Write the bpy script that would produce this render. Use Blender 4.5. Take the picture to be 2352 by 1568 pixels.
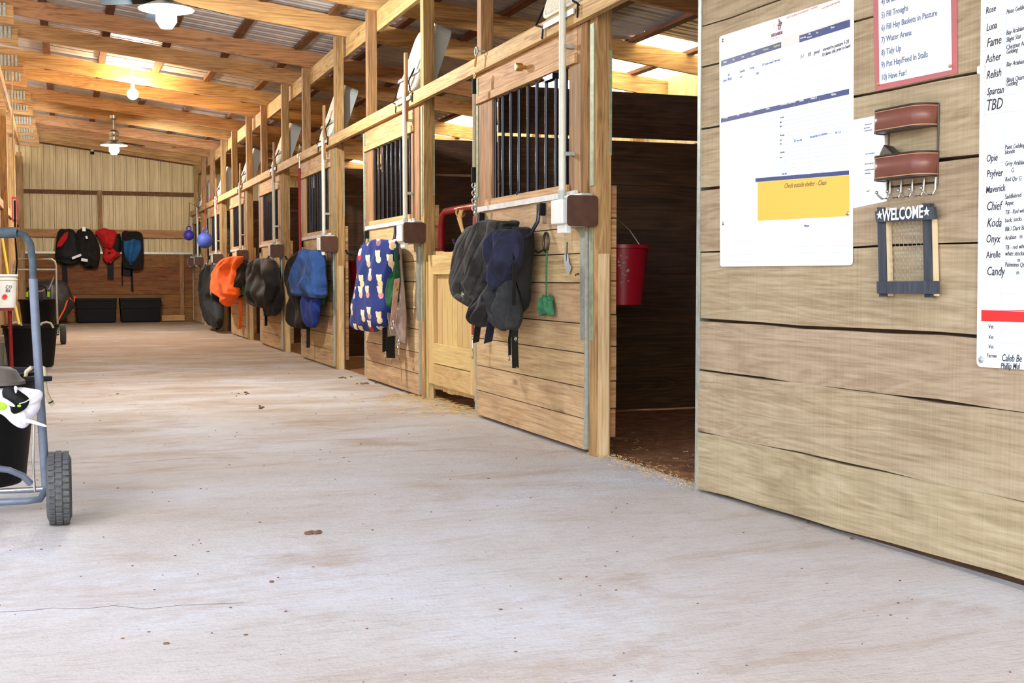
import bpy, bmesh, math, random
from mathutils import Vector, Matrix, Euler
from mathutils import noise as MN
from math import sin, cos, tan, pi, atan, radians, sqrt
random.seed(7)
for o in list(bpy.data.objects): bpy.data.objects.remove(o)
SC = bpy.context.scene; COL = SC.collection

# ---------------------------------------------------------------- camera
F = 2800.0; CX, CY = 1176.0, 784.0
YAW = atan(1021/F); PIT = atan(145/F); H = .95; D = 2.625
cd = bpy.data.cameras.new('camera'); cam = bpy.data.objects.new('camera', cd); COL.objects.link(cam)
cam.location = (0, 0, H); cam.rotation_euler = (pi/2-PIT, 0, -YAW)
cd.sensor_width = 36; cd.lens = F/2352*36; cd.clip_start = .05; cd.clip_end = 500
SC.camera = cam
# ---------------------------------------------------------------- world, sun, exposure
W = bpy.data.worlds.new('world'); SC.world = W; W.use_nodes = True
nt = W.node_tree; nt.nodes.clear()
wo = nt.nodes.new('ShaderNodeOutputWorld'); bg = nt.nodes.new('ShaderNodeBackground')
sky = nt.nodes.new('ShaderNodeTexSky'); sky.sky_type = 'NISHITA'; sky.sun_disc = False
sky.sun_elevation = radians(48); sky.sun_rotation = radians(200); sky.air_density = 1.0; sky.dust_density = 3.0
hs = nt.nodes.new('ShaderNodeHueSaturation'); hs.inputs['Saturation'].default_value = .95
nt.links.new(sky.outputs[0], hs.inputs['Color']); nt.links.new(hs.outputs[0], bg.inputs[0]); nt.links.new(bg.outputs[0], wo.inputs[0])
bg.inputs[1].default_value = .5
sd = bpy.data.lights.new('sun', 'SUN'); sun = bpy.data.objects.new('sun', sd); COL.objects.link(sun)
sd.energy = 9; sd.angle = radians(1); sd.color = (1, .9, .74)
sun.rotation_euler = (radians(12), radians(38), 0)
SC.view_settings.view_transform = 'Standard'; SC.view_settings.look = 'None'
SC.view_settings.gamma = 1; SC.view_settings.use_curve_mapping = False
SC.view_settings.exposure = 0.9

# ---------------------------------------------------------------- pixel helpers (photo frame 2352x1568)
Rm = Euler(cam.rotation_euler).to_matrix()
def ray(px, py): return Rm @ Vector(((px-CX)/F, -(py-CY)/F, -1))
def PX(px, py, X): r = ray(px, py); t = X/r.x; return Vector((X, r.y*t, H+r.z*t))
def PY(px, py, Y): r = ray(px, py); t = Y/r.y; return Vector((r.x*t, Y, H+r.z*t))
def PZ(px, py, Z=0): r = ray(px, py); t = (Z-H)/r.z; return Vector((r.x*t, r.y*t, Z))

# ---------------------------------------------------------------- materials
def srgb(r, g, b):
    f = lambda c: (c/255/12.92) if c/255 <= .04045 else ((c/255+.055)/1.055)**2.4
    return (f(r), f(g), f(b), 1)
class NT:
    def __init__(s, name):
        m = bpy.data.materials.new(name); m.use_nodes = True; s.m = m; s.t = m.node_tree; s.t.nodes.clear()
        s.out = s.n('ShaderNodeOutputMaterial'); s.b = s.n('ShaderNodeBsdfPrincipled'); s.l(s.b.outputs[0], s.out.inputs[0])
    def n(s, k, **kw):
        n = s.t.nodes.new(k)
        for a, v in kw.items(): setattr(n, a, v)
        return n
    def l(s, a, b): s.t.links.new(a, b)
    def coord(s, scale=(1, 1, 1), loc=(0, 0, 0), island=0.0):
        tc = s.n('ShaderNodeTexCoord'); mp = s.n('ShaderNodeMapping')
        mp.inputs['Scale'].default_value = scale; mp.inputs['Location'].default_value = loc
        src = tc.outputs['Object']
        if island:
            g = s.n('ShaderNodeNewGeometry'); oi = s.n('ShaderNodeObjectInfo')
            ad = s.n('ShaderNodeMath', operation='ADD'); s.l(g.outputs['Random Per Island'], ad.inputs[0]); s.l(oi.outputs['Random'], ad.inputs[1])
            mu = s.n('ShaderNodeMath', operation='MULTIPLY'); s.l(ad.outputs[0], mu.inputs[0]); mu.inputs[1].default_value = island
            va = s.n('ShaderNodeVectorMath', operation='ADD'); s.l(src, va.inputs[0]); s.l(mu.outputs[0], va.inputs[1]); src = va.outputs[0]
        s.l(src, mp.inputs[0]); return mp.outputs[0]
    def noise(s, vec, scale, detail=4, rough=.55, dist=0):
        n = s.n('ShaderNodeTexNoise'); n.inputs['Scale'].default_value = scale; n.inputs['Detail'].default_value = detail
        n.inputs['Roughness'].default_value = rough; n.inputs['Distortion'].default_value = dist
        if vec: s.l(vec, n.inputs['Vector'])
        return n.outputs['Fac']
    def ramp(s, fac, stops):
        r = s.n('ShaderNodeValToRGB'); e = r.color_ramp.elements
        while len(e) < len(stops): e.new(.5)
        for i, (p, c) in enumerate(stops): e[i].position = p; e[i].color = c if len(c) == 4 else (*c, 1)
        s.l(fac, r.inputs[0]); return r.outputs[0]
    def mix(s, f, a, b, bt='MIX'):
        m = s.n('ShaderNodeMixRGB', blend_type=bt)
        for i, v in enumerate((f, a, b)):
            if isinstance(v, (int, float)): m.inputs[i].default_value = v
            elif isinstance(v, tuple): m.inputs[i].default_value = v
            else: s.l(v, m.inputs[i])
        return m.outputs[0]
    def math(s, op, a, b=0.0):
        m = s.n('ShaderNodeMath', operation=op)
        for i, v in enumerate((a, b)):
            if isinstance(v, (int, float)): m.inputs[i].default_value = v
            else: s.l(v, m.inputs[i])
        return m.outputs[0]
    def bump(s, h, strength=.3, dist=.01):
        b = s.n('ShaderNodeBump'); b.inputs['Strength'].default_value = strength; b.inputs['Distance'].default_value = dist
        s.l(h, b.inputs['Height']); s.l(b.outputs[0], s.b.inputs['Normal'])
    def base(s, c):
        if isinstance(c, tuple): s.b.inputs['Base Color'].default_value = c
        else: s.l(c, s.b.inputs['Base Color'])
    def rough(s, v, metal=0.0): s.b.inputs['Roughness'].default_value = v; s.b.inputs['Metallic'].default_value = metal

def wood(name, dark, mid, light, axis='Y', rough=.75, var=.25, stain=.0, sc=1.0, saw=0.0):
    t = NT(name); ax = 'XYZ'.index(axis)
    def sv(across, along): l = [across*sc]*3; l[ax] = along*sc; return tuple(l)
    big = t.noise(t.coord(sv(7, .55), island=13.7), 1.0, 3, .5, 1.2)
    w = t.n('ShaderNodeMath', operation='SINE'); t.l(t.math('MULTIPLY', big, 60.0), w.inputs[0])
    fine = t.noise(t.coord(sv(75, 2.2), island=13.7), 1.0, 5, .65, .2)
    med = t.noise(t.coord(sv(9, 1.6), island=7.7), 1.0, 4, .6, .4)
    g = t.math('ADD', t.math('ADD', t.math('MULTIPLY', w.outputs[0], .05), t.math('MULTIPLY', fine, .62)), t.math('MULTIPLY', med, .38))
    if saw:
        q = [1.5]*3; q[1] = 150; sn = t.noise(t.coord(tuple(q), island=3.3), 1.0, 3, .6)
        g = t.math('ADD', g, t.math('MULTIPLY', t.math('SUBTRACT', sn, .5), saw))
    col = t.ramp(g, [(.34, dark), (.5, mid), (.66, light)])
    gi = t.n('ShaderNodeNewGeometry'); oi = t.n('ShaderNodeObjectInfo')
    rv = t.n('ShaderNodeMath', operation='FRACT'); t.l(t.math('ADD', gi.outputs['Random Per Island'], t.math('MULTIPLY', oi.outputs['Random'], 3.1)), rv.inputs[0])
    hsv = t.n('ShaderNodeHueSaturation'); t.l(col, hsv.inputs['Color'])
    t.l(t.math('ADD', t.math('MULTIPLY', rv.outputs[0], var), 1-var/2), hsv.inputs['Value'])
    t.l(t.math('ADD', t.math('MULTIPLY', rv.outputs[0], .02), .49), hsv.inputs['Hue'])
    vo = t.n('ShaderNodeTexVoronoi'); t.l(t.coord(sv(7, 2.6), island=5.1), vo.inputs['Vector']); vo.inputs['Scale'].default_value = .5
    kn = t.ramp(vo.outputs['Distance'], [(.03, (1, 1, 1)), (.085, (0, 0, 0))])
    c2 = t.mix(t.math('MULTIPLY', kn, .7), hsv.outputs[0], tuple(x*.4 for x in dark[:3])+(1,))
    if stain:
        st = t.ramp(t.noise(t.coord((1, 1, 1), loc=(3, 1, 2)), 1.7, 5, .6), [(.45, (0, 0, 0)), (.75, (1, 1, 1))])
        c2 = t.mix(t.math('MULTIPLY', st, stain), c2, (.10, .075, .055, 1))
    t.base(c2); t.rough(rough)
    t.bump(g, .5, .004); return t.m
def plain(name, c, rough=.5, metal=0.0, nz=0.0, ns=20, bump=0.0):
    t = NT(name)
    if nz:
        f = t.noise(t.coord(), ns, 4, .6)
        t.base(t.mix(t.ramp(f, [(.3, (0, 0, 0)), (.7, (1, 1, 1))]), tuple(x*(1-nz) for x in c[:3])+(1,), tuple(min(1, x*(1+nz*.5)) for x in c[:3])+(1,)))
        if bump: t.bump(f, bump, .004)
    else: t.base(c)
    t.rough(rough, metal)
    if max(c[:3]) < .02 and not metal: t.b.inputs['Specular IOR Level'].default_value = .2
    return t.m
def emit(name, c, strength):
    t = NT(name); t.b.inputs['Emission Color'].default_value = c; t.b.inputs['Emission Strength'].default_value = strength
    t.base((.8, .8, .8, 1)); return t.m

M = {}
M['wall'] = wood('rough_sawn_planks', srgb(136, 116, 88), srgb(158, 138, 108), srgb(174, 156, 127), 'Y', .85, .12, .08, 1.0, .22)
M['wallX'] = M['wall']
M['plank'] = wood('stall_planks', srgb(152, 122, 84), srgb(186, 155, 112), srgb(202, 174, 132), 'Y', .8, .14, .25, 1.0, .15)
M['strip'] = wood('pale_strip_lumber', srgb(176, 146, 96), srgb(204, 176, 128), srgb(222, 198, 154), 'Z', .7, .15, .2)
M['beamY'] = wood('framing_lumber_long', srgb(148, 110, 66), srgb(190, 150, 98), srgb(212, 176, 124), 'Y', .75, .14, .1)
M['beamX'] = wood('rafter_lumber', srgb(142, 98, 56), srgb(190, 142, 90), srgb(212, 168, 114), 'X', .75, .34, .2)
M['beamZ'] = wood('post_lumber', srgb(110, 80, 48), srgb(158, 120, 74), srgb(186, 148, 98), 'Z', .75, .25, .3)
M['purlin'] = wood('purlin_lumber', srgb(74, 46, 26), srgb(108, 68, 40), srgb(138, 92, 56), 'Y', .8, .3, .2)
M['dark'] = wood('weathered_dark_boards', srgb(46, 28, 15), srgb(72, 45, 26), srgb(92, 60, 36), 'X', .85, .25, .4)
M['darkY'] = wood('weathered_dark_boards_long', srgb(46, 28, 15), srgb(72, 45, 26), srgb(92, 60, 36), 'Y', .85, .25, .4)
M['kick'] = wood('kick_boards', srgb(92, 54, 26), srgb(132, 84, 44), srgb(150, 100, 58), 'X', .85, .2, .3)
M['pine'] = wood('fresh_pine', srgb(174, 142, 88), srgb(198, 168, 112), srgb(212, 186, 132), 'Z', .6, .12)
M['pineY'] = wood('fresh_pine_rails', srgb(174, 142, 88), srgb(198, 168, 112), srgb(212, 186, 132), 'Y', .6, .12)
M['endgrain'] = wood('board_ends', srgb(120, 84, 48), srgb(160, 120, 78), srgb(186, 148, 100), 'X', .85, .3, .3)
M['galv'] = plain('galvanised_metal', srgb(178, 186, 178), .45, .6, .25, 30)
M['green_galv'] = plain('weathered_metal_angle', srgb(150, 156, 128), .6, .3, .3, 25)
M['white_pipe'] = plain('white_conduit', srgb(205, 208, 196), .4, 0, .08, 12)
M['white'] = plain('white_plastic', srgb(226, 230, 226), .35, 0, .06, 15)
M['fanwhite'] = plain('aged_white_plastic', srgb(242, 236, 218), .5, 0, .06, 12)
M['grey'] = plain('grey_plastic', srgb(172, 178, 176), .5)
M['black_bar'] = plain('black_steel_bar', srgb(40, 46, 60), .22, .6)
M['black'] = plain('black_plastic', srgb(12, 12, 14), .6, 0, .3, 12)
M['rubber'] = plain('tyre_rubber', srgb(74, 76, 78), .8, 0, .3, 60, .3)
M['brown_plate'] = plain('brown_painted_steel', srgb(84, 54, 40), .5, .2, .3, 14)
M['silver'] = plain('polished_metal', srgb(190, 190, 185), .25, .9)
M['brass'] = plain('brass', srgb(190, 160, 90), .3, .9)
M['red'] = plain('red_paint', srgb(120, 14, 22), .3, 0, .2, 8)
M['redplastic'] = plain('red_bucket_plastic', srgb(150, 14, 34), .35)
M['redstrap'] = plain('red_nylon_strap', srgb(140, 20, 28), .7)
M['rope'] = plain('cotton_rope', srgb(186, 174, 146), .9, 0, .25, 150, .5)
M['twine'] = plain('baling_twine', srgb(190, 152, 96), .9, 0, .3, 120, .5)
M['cart'] = plain('blue_grey_cart_paint', srgb(98, 108, 126), .45, .2, .2, 20)
M['grip'] = plain('worn_foam_grip', srgb(62, 76, 86), .8, 0, .4, 40, .3)
M['paperwhite'] = plain('glossy_whiteboard', srgb(246, 247, 250), .18)
M['paper'] = plain('laminated_paper', srgb(240, 238, 235), .35)
M['navyband'] = plain('navy_print', srgb(58, 74, 122), .3)
M['yellow'] = plain('yellow_print', srgb(236, 186, 84), .3)
M['greyband'] = plain('pale_grey_print', srgb(214, 208, 204), .3)
M['redband'] = plain('red_print', srgb(226, 44, 44), .3)
M['pink'] = plain('dusty_red_card', srgb(176, 96, 96), .6, 0, .1, 5)
M['ink'] = plain('black_marker_ink', srgb(40, 42, 52), .4)
M['inkblue'] = plain('blue_marker_ink', srgb(78, 112, 190), .4)
M['inkpink'] = plain('faded_red_ink', srgb(206, 160, 150), .5)
M['print'] = plain('slate_blue_print', srgb(88, 106, 138), .5)
M['line'] = plain('thin_rule_print', srgb(176, 192, 222), .5)
M['inkwhite'] = plain('white_print', srgb(240, 240, 240), .5)
M['inkyellow'] = plain('yellow_print_letters', srgb(210, 214, 60), .5)
M['plum'] = plain('plum_print', srgb(110, 70, 90), .5)
M['leather'] = plain('brown_leather_band', srgb(116, 68, 56), .32, 0, .15, 10)
M['leatheredge'] = plain('stitched_leather_edge', srgb(168, 126, 92), .6)
M['darkmetal'] = plain('dark_metal', srgb(70, 66, 60), .4, .7)
M['signblack'] = wood('black_stained_wood', srgb(28, 32, 40), srgb(42, 48, 58), srgb(58, 64, 74), 'Z', .6, .1)
M['palewood'] = plain('bare_pale_wood', srgb(206, 186, 150), .7, 0, .1, 20)
M['sill_white'] = plain('white_painted_strip', srgb(214, 216, 214), .45, 0, .2, 25)
def cloth(name, c, nz=.3, ns=9, rough=.95, sheen=.0):
    t = NT(name); v = t.coord(); f = t.noise(v, ns, 5, .65, .6)
    t.base(t.mix(t.ramp(f, [(.35, (0, 0, 0)), (.7, (1, 1, 1))]), tuple(x*(1-nz) for x in c[:3])+(1,), tuple(min(1, x*(1+nz)+.004) for x in c[:3])+(1,)))
    t.rough(rough); w = t.noise(v, 240, 2); t.bump(t.math('ADD', f, t.math('MULTIPLY', w, .15)), .5, .006); return t.m
M['c_char'] = cloth('charcoal_quilting', srgb(40, 42, 44), .5)
t = NT('stitched_quilting'); v = t.coord((1, 1, 1)); f = t.noise(v, 8, 5, .65, .5)
wv = t.n('ShaderNodeTexWave', wave_type='BANDS', bands_direction='Z'); mp = t.n('ShaderNodeMapping'); mp.inputs['Rotation'].default_value = (.7, 0, 0); t.l(v, mp.inputs[0]); t.l(mp.outputs[0], wv.inputs[0]); wv.inputs['Scale'].default_value = 4.2; wv.inputs['Distortion'].default_value = 1.5; wv.inputs['Detail Scale'].default_value = 1.2
t.base(t.mix(t.ramp(f, [(.35, (0, 0, 0)), (.7, (1, 1, 1))]), srgb(26, 27, 29), srgb(66, 64, 60))); t.rough(.9)
qr = t.ramp(wv.outputs['Fac'], [(.0, (0, 0, 0)), (.12, (.8, .8, .8)), (.5, (1, 1, 1))]); t.bump(t.math('ADD', qr, t.math('MULTIPLY', f, .3)), .9, .02); M['c_quilt'] = t.m
M['c_navy'] = cloth('navy_nylon', srgb(28, 31, 58), .4)
M['c_black'] = cloth('black_nylon', srgb(8, 9, 12), .5, 9, .8)
M['c_brown'] = cloth('brown_black_nylon', srgb(24, 19, 17), .5)
M['c_orange'] = cloth('bright_orange_nylon', srgb(255, 104, 18), .12)
M['c_blue'] = cloth('dusty_blue_canvas', srgb(40, 76, 136), .35, 6)
M['c_royal'] = cloth('royal_blue_nylon', srgb(14, 44, 126), .25)
M['c_red'] = cloth('red_nylon', srgb(196, 26, 26), .2)
M['c_green'] = cloth('green_nylon', srgb(12, 76, 44), .3)
M['netgreen'] = cloth('pale_green_net', srgb(48, 108, 70), .3, 60)
M['c_teal'] = cloth('teal_blue_nylon', srgb(26, 88, 140), .3)
M['c_taupe'] = cloth('taupe_webbing', srgb(150, 132, 122), .2)
M['c_pinkweb'] = cloth('faded_pink_webbing', srgb(190, 150, 132), .2)
M['c_white'] = cloth('white_woven_sack', srgb(222, 224, 236), .12, 5, .5)
M['c_lime'] = plain('lime_green_plastic', srgb(150, 214, 40), .4)
M['c_cover'] = cloth('dark_tarpaulin', srgb(58, 54, 56), .4, 5, .4)
M['ball'] = plain('blue_rubber_ball', srgb(66, 84, 170), .6, 0, .3, 5)
M['ballp'] = plain('purple_rubber_ball', srgb(62, 50, 160), .5)
M['tin'] = plain('brushed_nickel', srgb(170, 168, 160), .3, .9)
M['yellowpole'] = plain('yellow_painted_pole', srgb(220, 180, 60), .5)
M['panrubber'] = plain('dusty_grey_rubber', srgb(88, 82, 76), .7, 0, .2, 20)
M['fanblade'] = plain('grey_fan_blade', srgb(26, 31, 34), .5)

# bear print
t = NT('bear_print_fleece'); v = t.coord((1, 1, 1))
sw = t.n('ShaderNodeSeparateXYZ'); t.l(v, sw.inputs[0]); cb = t.n('ShaderNodeCombineXYZ'); t.l(t.math('SUBTRACT', t.math('MULTIPLY', sw.outputs[1], .5), sw.outputs[0]), cb.inputs[0]); t.l(sw.outputs[2], cb.inputs[1])
def bd(dx, dy):
    a = t.n('ShaderNodeVectorMath', operation='ADD'); t.l(cb.outputs[0], a.inputs[0]); a.inputs[1].default_value = (dx, dy, 0)
    n = t.n('ShaderNodeTexVoronoi', voronoi_dimensions='2D'); n.inputs['Scale'].default_value = 6.6; n.inputs['Randomness'].default_value = .55; t.l(a.outputs[0], n.inputs['Vector']); return n
def thr(n, r): return t.math('LESS_THAN', n.outputs['Distance'], r)
hd = bd(0, 0); e1 = bd(.022, -.021); e2 = bd(-.022, -.021); by = bd(.008, .042)
cream = t.math('MAXIMUM', thr(hd, .2), t.math('MAXIMUM', thr(e1, .085), thr(e2, .085)))
body = thr(by, .2)
c = t.mix(body, srgb(24, 44, 112), t.ramp(by.outputs['Color'], [(.3, srgb(226, 200, 160)), (.45, srgb(120, 44, 70)), (.62, srgb(232, 226, 214)), (.8, srgb(190, 30, 40))]))
t.base(t.mix(cream, c, srgb(232, 214, 180))); t.rough(.95); t.bump(t.noise(v, 12, 4), .3, .006); M['bear'] = t.m

# concrete floor
t = NT('brushed_concrete'); v = t.coord()
s1 = t.noise(t.coord((9, 70, 1)), 1.0, 6, .8, .3); s2 = t.noise(t.coord((2.2, 8, 1), loc=(1, 5, 0)), 1.0, 6, .7, .6)
patch = t.noise(t.coord((1, 1.2, 1), loc=(4, 2, 0)), .7, 6, .62, .5); dirt = t.noise(t.coord((.8, 1.6, 1), loc=(9, 1, 0)), 1.4, 7, .72, .6)
sy = t.n('ShaderNodeSeparateXYZ'); t.l(v, sy.inputs[0]); far_tan = t.math('MINIMUM', t.math('MAXIMUM', t.math('MULTIPLY', t.math('SUBTRACT', sy.outputs[1], 7.0), .022), -.04), .24)  # tan share of the floor colour grows with distance down the aisle
speck = t.noise(v, 70, 3, .6); sp2 = t.noise(v, 26, 4, .7)
c = t.ramp(patch, [(.3, srgb(176, 168, 160)), (.5, srgb(188, 184, 180)), (.68, srgb(196, 198, 203))])
c = t.mix(t.ramp(t.math('ADD', dirt, far_tan), [(.48, (0, 0, 0)), (.74, (.85, .85, .85))]), c, srgb(154, 126, 94))
c = t.mix(t.ramp(s2, [(.54, (0, 0, 0)), (.74, (.4, .4, .4))]), c, srgb(140, 118, 100))
c = t.mix(t.math('MULTIPLY', t.ramp(s1, [(.3, (1, 1, 1)), (.52, (0, 0, 0))]), .45), c, srgb(134, 118, 106))
c = t.mix(t.ramp(speck, [(.62, (0, 0, 0)), (.74, (.55, .55, .55))]), c, srgb(116, 98, 84))
c = t.mix(t.ramp(sp2, [(.66, (0, 0, 0)), (.74, (.6, .6, .6))]), c, srgb(214, 208, 206))
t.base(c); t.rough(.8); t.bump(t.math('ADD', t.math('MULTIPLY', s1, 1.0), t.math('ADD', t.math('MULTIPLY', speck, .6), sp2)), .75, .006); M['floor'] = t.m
t = NT('stall_dirt'); v = t.coord(); f = t.noise(v, 9, 7, .75); t.base(t.ramp(f, [(.3, srgb(92, 58, 32)), (.55, srgb(150, 98, 56)), (.75, srgb(196, 146, 92))])); t.rough(.95); t.bump(f, .9, .02); M['dirt'] = t.m
t = NT('outdoor_gravel'); f = t.noise(t.coord(), 3, 6, .7); t.base(t.ramp(f, [(.3, srgb(170, 165, 158)), (.7, srgb(205, 200, 195))])); t.rough(.95); M['ground'] = t.m
# sheet metals
t = NT('roof_sheet_metal'); f = t.noise(t.coord((1.5, .5, 1)), 2, 4); t.base(t.ramp(f, [(.3, srgb(176, 178, 182)), (.7, srgb(214, 216, 220))])); t.rough(.36, .35); M['roof'] = t.m
t = NT('cream_wall_sheet'); f = t.noise(t.coord((3, 1, .5)), 2, 6, .6); t.base(t.ramp(f, [(.3, srgb(194, 172, 122)), (.7, srgb(222, 204, 158))])); t.rough(.5); M['sheet'] = t.m
t = NT('translucent_roof_panel'); tr = t.n('ShaderNodeBsdfTranslucent'); tr.inputs[0].default_value = (1, .9, .62, 1)
mx = t.n('ShaderNodeMixShader'); mx.inputs[0].default_value = .85; t.base((.9, .85, .7, 1)); t.l(t.b.outputs[0], mx.inputs[1]); t.l(tr.outputs[0], mx.inputs[2]); t.l(mx.outputs[0], t.out.inputs[0]); M['sky_panel'] = t.m
M['crackmat'] = plain('crack_shadow_dirt', srgb(108, 96, 88), .9)
M['straw'] = plain('straw', srgb(214, 184, 126), .8, 0, .2, 30)
M['debris'] = plain('debris', srgb(112, 78, 58), .9, 0, .3, 50)
M['bulbw'] = emit('cool_white_bulb', (.97, .96, .94, 1), 980)
M['bulby'] = emit('warm_bulb', (1, .68, .36, 1), 430)
t = NT('clear_glass'); t.base((.8, .85, .85, 1)); t.rough(.1); t.b.inputs['Alpha'].default_value = .25; M['glass'] = t.m

# ---------------------------------------------------------------- mesh builder
def wl(p):
    v = Vector((0, 0, 0))
    while p: v += p.location; p = p.parent
    return v
class MB:
    def __init__(s): s.bm = bmesh.new(); s.smooth = False
    def quadbox(s, vs):
        v = [s.bm.verts.new(p) for p in vs]
        for f in ((0, 3, 2, 1), (4, 5, 6, 7), (0, 1, 5, 4), (1, 2, 6, 5), (2, 3, 7, 6), (3, 0, 4, 7)): s.bm.faces.new([v[i] for i in f])
        return s
    def box(s, a, b):
        (x0, y0, z0), (x1, y1, z1) = a, b
        return s.quadbox([(x0, y0, z0), (x1, y0, z0), (x1, y1, z0), (x0, y1, z0), (x0, y0, z1), (x1, y0, z1), (x1, y1, z1), (x0, y1, z1)])
    def rbox(s, c, size, rot=(0, 0, 0)):
        R = Euler(rot).to_matrix(); c = Vector(c); h = [k/2 for k in size]
        return s.quadbox([c+R @ Vector((sx*h[0], sy*h[1], sz*h[2])) for sz in (-1, 1) for sx, sy in ((-1, -1), (1, -1), (1, 1), (-1, 1))])
    def tube(s, pts, r, n=8, cap=True):
        pts = [Vector(p) for p in pts]; rs = r if isinstance(r, (list, tuple)) else [r]*len(pts)
        rings = []; up = None
        for i, p in enumerate(pts):
            d = ((pts[min(i+1, len(pts)-1)]-pts[max(i-1, 0)])).normalized()
            if up is None: up = Vector((0, 0, 1)) if abs(d.z) < .9 else Vector((1, 0, 0))
            a = d.cross(up).normalized(); b = d.cross(a).normalized(); up = -b if False else up
            rings.append([s.bm.verts.new(p+(a*cos(2*pi*k/n)+b*sin(2*pi*k/n))*rs[i]) for k in range(n)])
        for A, B in zip(rings, rings[1:]):
            for k in range(n): s.bm.faces.new((A[k], A[(k+1) % n], B[(k+1) % n], B[k]))
        if cap and n > 2: s.bm.faces.new(rings[0][::-1]); s.bm.faces.new(rings[-1])
        s.smooth = True; return s
    def strap(s, pts, w, t=.004, wdir=(0, 1, 0)):
        pts = [Vector(p) for p in pts]; wd = Vector(wdir).normalized(); prev = None
        for i, p in enumerate(pts):
            d = (pts[min(i+1, len(pts)-1)]-pts[max(i-1, 0)]).normalized(); n = d.cross(wd).normalized(); w_ = n.cross(d).normalized()
            q = [s.bm.verts.new(p+w_*a*w/2+n*b*t/2) for a, b in ((-1, -1), (1, -1), (1, 1), (-1, 1))]
            if prev:
                for k in range(4): s.bm.faces.new((prev[k], prev[(k+1) % 4], q[(k+1) % 4], q[k]))
            else: s.bm.faces.new(q[::-1])
            prev = q
        s.bm.faces.new(prev); return s
    def lathe(s, prof, c, n=28, axis='Z', caps=True):
        c = Vector(c); rings = []
        for r, h in prof:
            ring = []
            for k in range(n):
                a = 2*pi*k/n
                o = {'Z': (r*cos(a), r*sin(a), h), 'X': (h, r*cos(a), r*sin(a)), 'Y': (r*cos(a), h, r*sin(a))}[axis]
                ring.append(s.bm.verts.new(c+Vector(o)))
            rings.append(ring)
        for A, B in zip(rings, rings[1:]):
            for k in range(n): s.bm.faces.new((A[k], A[(k+1) % n], B[(k+1) % n], B[k]))
        if caps:
            s.bm.faces.new(rings[0][::-1]); s.bm.faces.new(rings[-1])
        s.smooth = True; return s
    def ring(s, c, R, r, axis='X', n=20, m=6, a0=0, a1=2*pi, sy=1.0):
        c = Vector(c); pts = []
        for k in range(n+1):
            a = a0+(a1-a0)*k/n; u, v = R*cos(a), R*sin(a)*sy
            pts.append(c+Vector({'X': (0, u, v), 'Y': (u, 0, v), 'Z': (u, v, 0)}[axis]))
        return s.tube(pts, r, m)
    def ball(s, c, r, n=16, sc=(1, 1, 1)):
        c = Vector(c); res = bmesh.ops.create_uvsphere(s.bm, u_segments=n, v_segments=max(6, n*2//3), radius=r)
        for v in res['verts']: v.co = c+Vector((v.co.x*sc[0], v.co.y*sc[1], v.co.z*sc[2]))
        s.smooth = True; return s
    def prism(s, pts, n):           # polygon (3d points) extruded by vector n
        n = Vector(n); A = [s.bm.verts.new(p) for p in pts]; B = [s.bm.verts.new(Vector(p)+n) for p in pts]
        s.bm.faces.new(A[::-1]); s.bm.faces.new(B)
        for k in range(len(A)): s.bm.faces.new((A[k], A[(k+1) % len(A)], B[(k+1) % len(A)], B[k]))
        return s
    def build(s, name, m, parent=None, bevel=0, sub=0, smooth=None):
        bmesh.ops.recalc_face_normals(s.bm, faces=s.bm.faces)
        me = bpy.data.meshes.new(name); s.bm.to_mesh(me); s.bm.free()
        o = bpy.data.objects.new(name, me); COL.objects.link(o)
        me.materials.append(M[m] if isinstance(m, str) else m)
        if s.smooth if smooth is None else smooth:
            me.polygons.foreach_set('use_smooth', [True]*len(me.polygons))
            if smooth is None: 
                e = o.modifiers.new('es', 'EDGE_SPLIT'); e.split_angle = radians(40)
        if bevel: b = o.modifiers.new('bv', 'BEVEL'); b.width = bevel; b.segments = 2; b.limit_method = 'ANGLE'
        if sub: q = o.modifiers.new('ss', 'SUBSURF'); q.levels = q.render_levels = sub
        if parent: me.transform(Matrix.Translation(-wl(parent))); o.parent = parent
        return o
def tag(o, label, cat, group=None):
    o['label'] = label; o['category'] = cat
    if group: o['group'] = group
    return o
def thing(name, label, cat, loc, group=None):
    o = bpy.data.objects.new(name, None); COL.objects.link(o); o.location = loc; o.empty_display_size = .05
    return tag(o, label, cat, group)
def struct(o): o['kind'] = 'structure'; return o
def copy_tree(o, off, label, parent=None):
    c = o.copy(); COL.objects.link(c)
    if parent: c.parent = parent
    else: c.location = o.location+Vector(off); c['label'] = label
    for ch in o.children: copy_tree(ch, off, None, c)
    return c

# ================================================================ SETTING
BAY = 3.3; YB = 27.9; XO = 6.4
def zr(X): return 3.44-.12*(X-D)        # underside of rafters
struct(MB().box((-14, -14, -.3), (14, 34, -.06)).build('ground', 'ground'))
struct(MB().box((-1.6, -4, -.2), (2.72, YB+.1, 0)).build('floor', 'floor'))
struct(MB().box((2.72, 4.6, -.2), (XO, YB+.1, -.01)).build('stall_floor', 'dirt'))
def corr(x0, x1, y0, y1, zf, rib=.23, dep=.03, along='X'):
    b = MB(); n = int((y1-y0)/rib); th = .004
    prev = None
    ys = []
    for k in range(n+1):
        y = y0+k*rib
        ys += [(y, 0), (y+.02, dep), (y+.05, dep), (y+.07, 0), (y+.12, 0), (y+.13, .006), (y+.145, .006), (y+.155, 0)]
    ys = [p for p in ys if p[0] <= y1]
    for y, d in ys:
        q = [b.bm.verts.new((x0, y, zf(x0)+d)), b.bm.verts.new((x1, y, zf(x1)+d))]
        if prev: b.bm.faces.new((prev[0], prev[1], q[1], q[0]))
        prev = q
    return b
zs = lambda X: zr(X)+.19+.045
ceil = struct(corr(-2.6, 5.35, -2.5, YB+.3, zs).build('ceiling', 'roof'))
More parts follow.
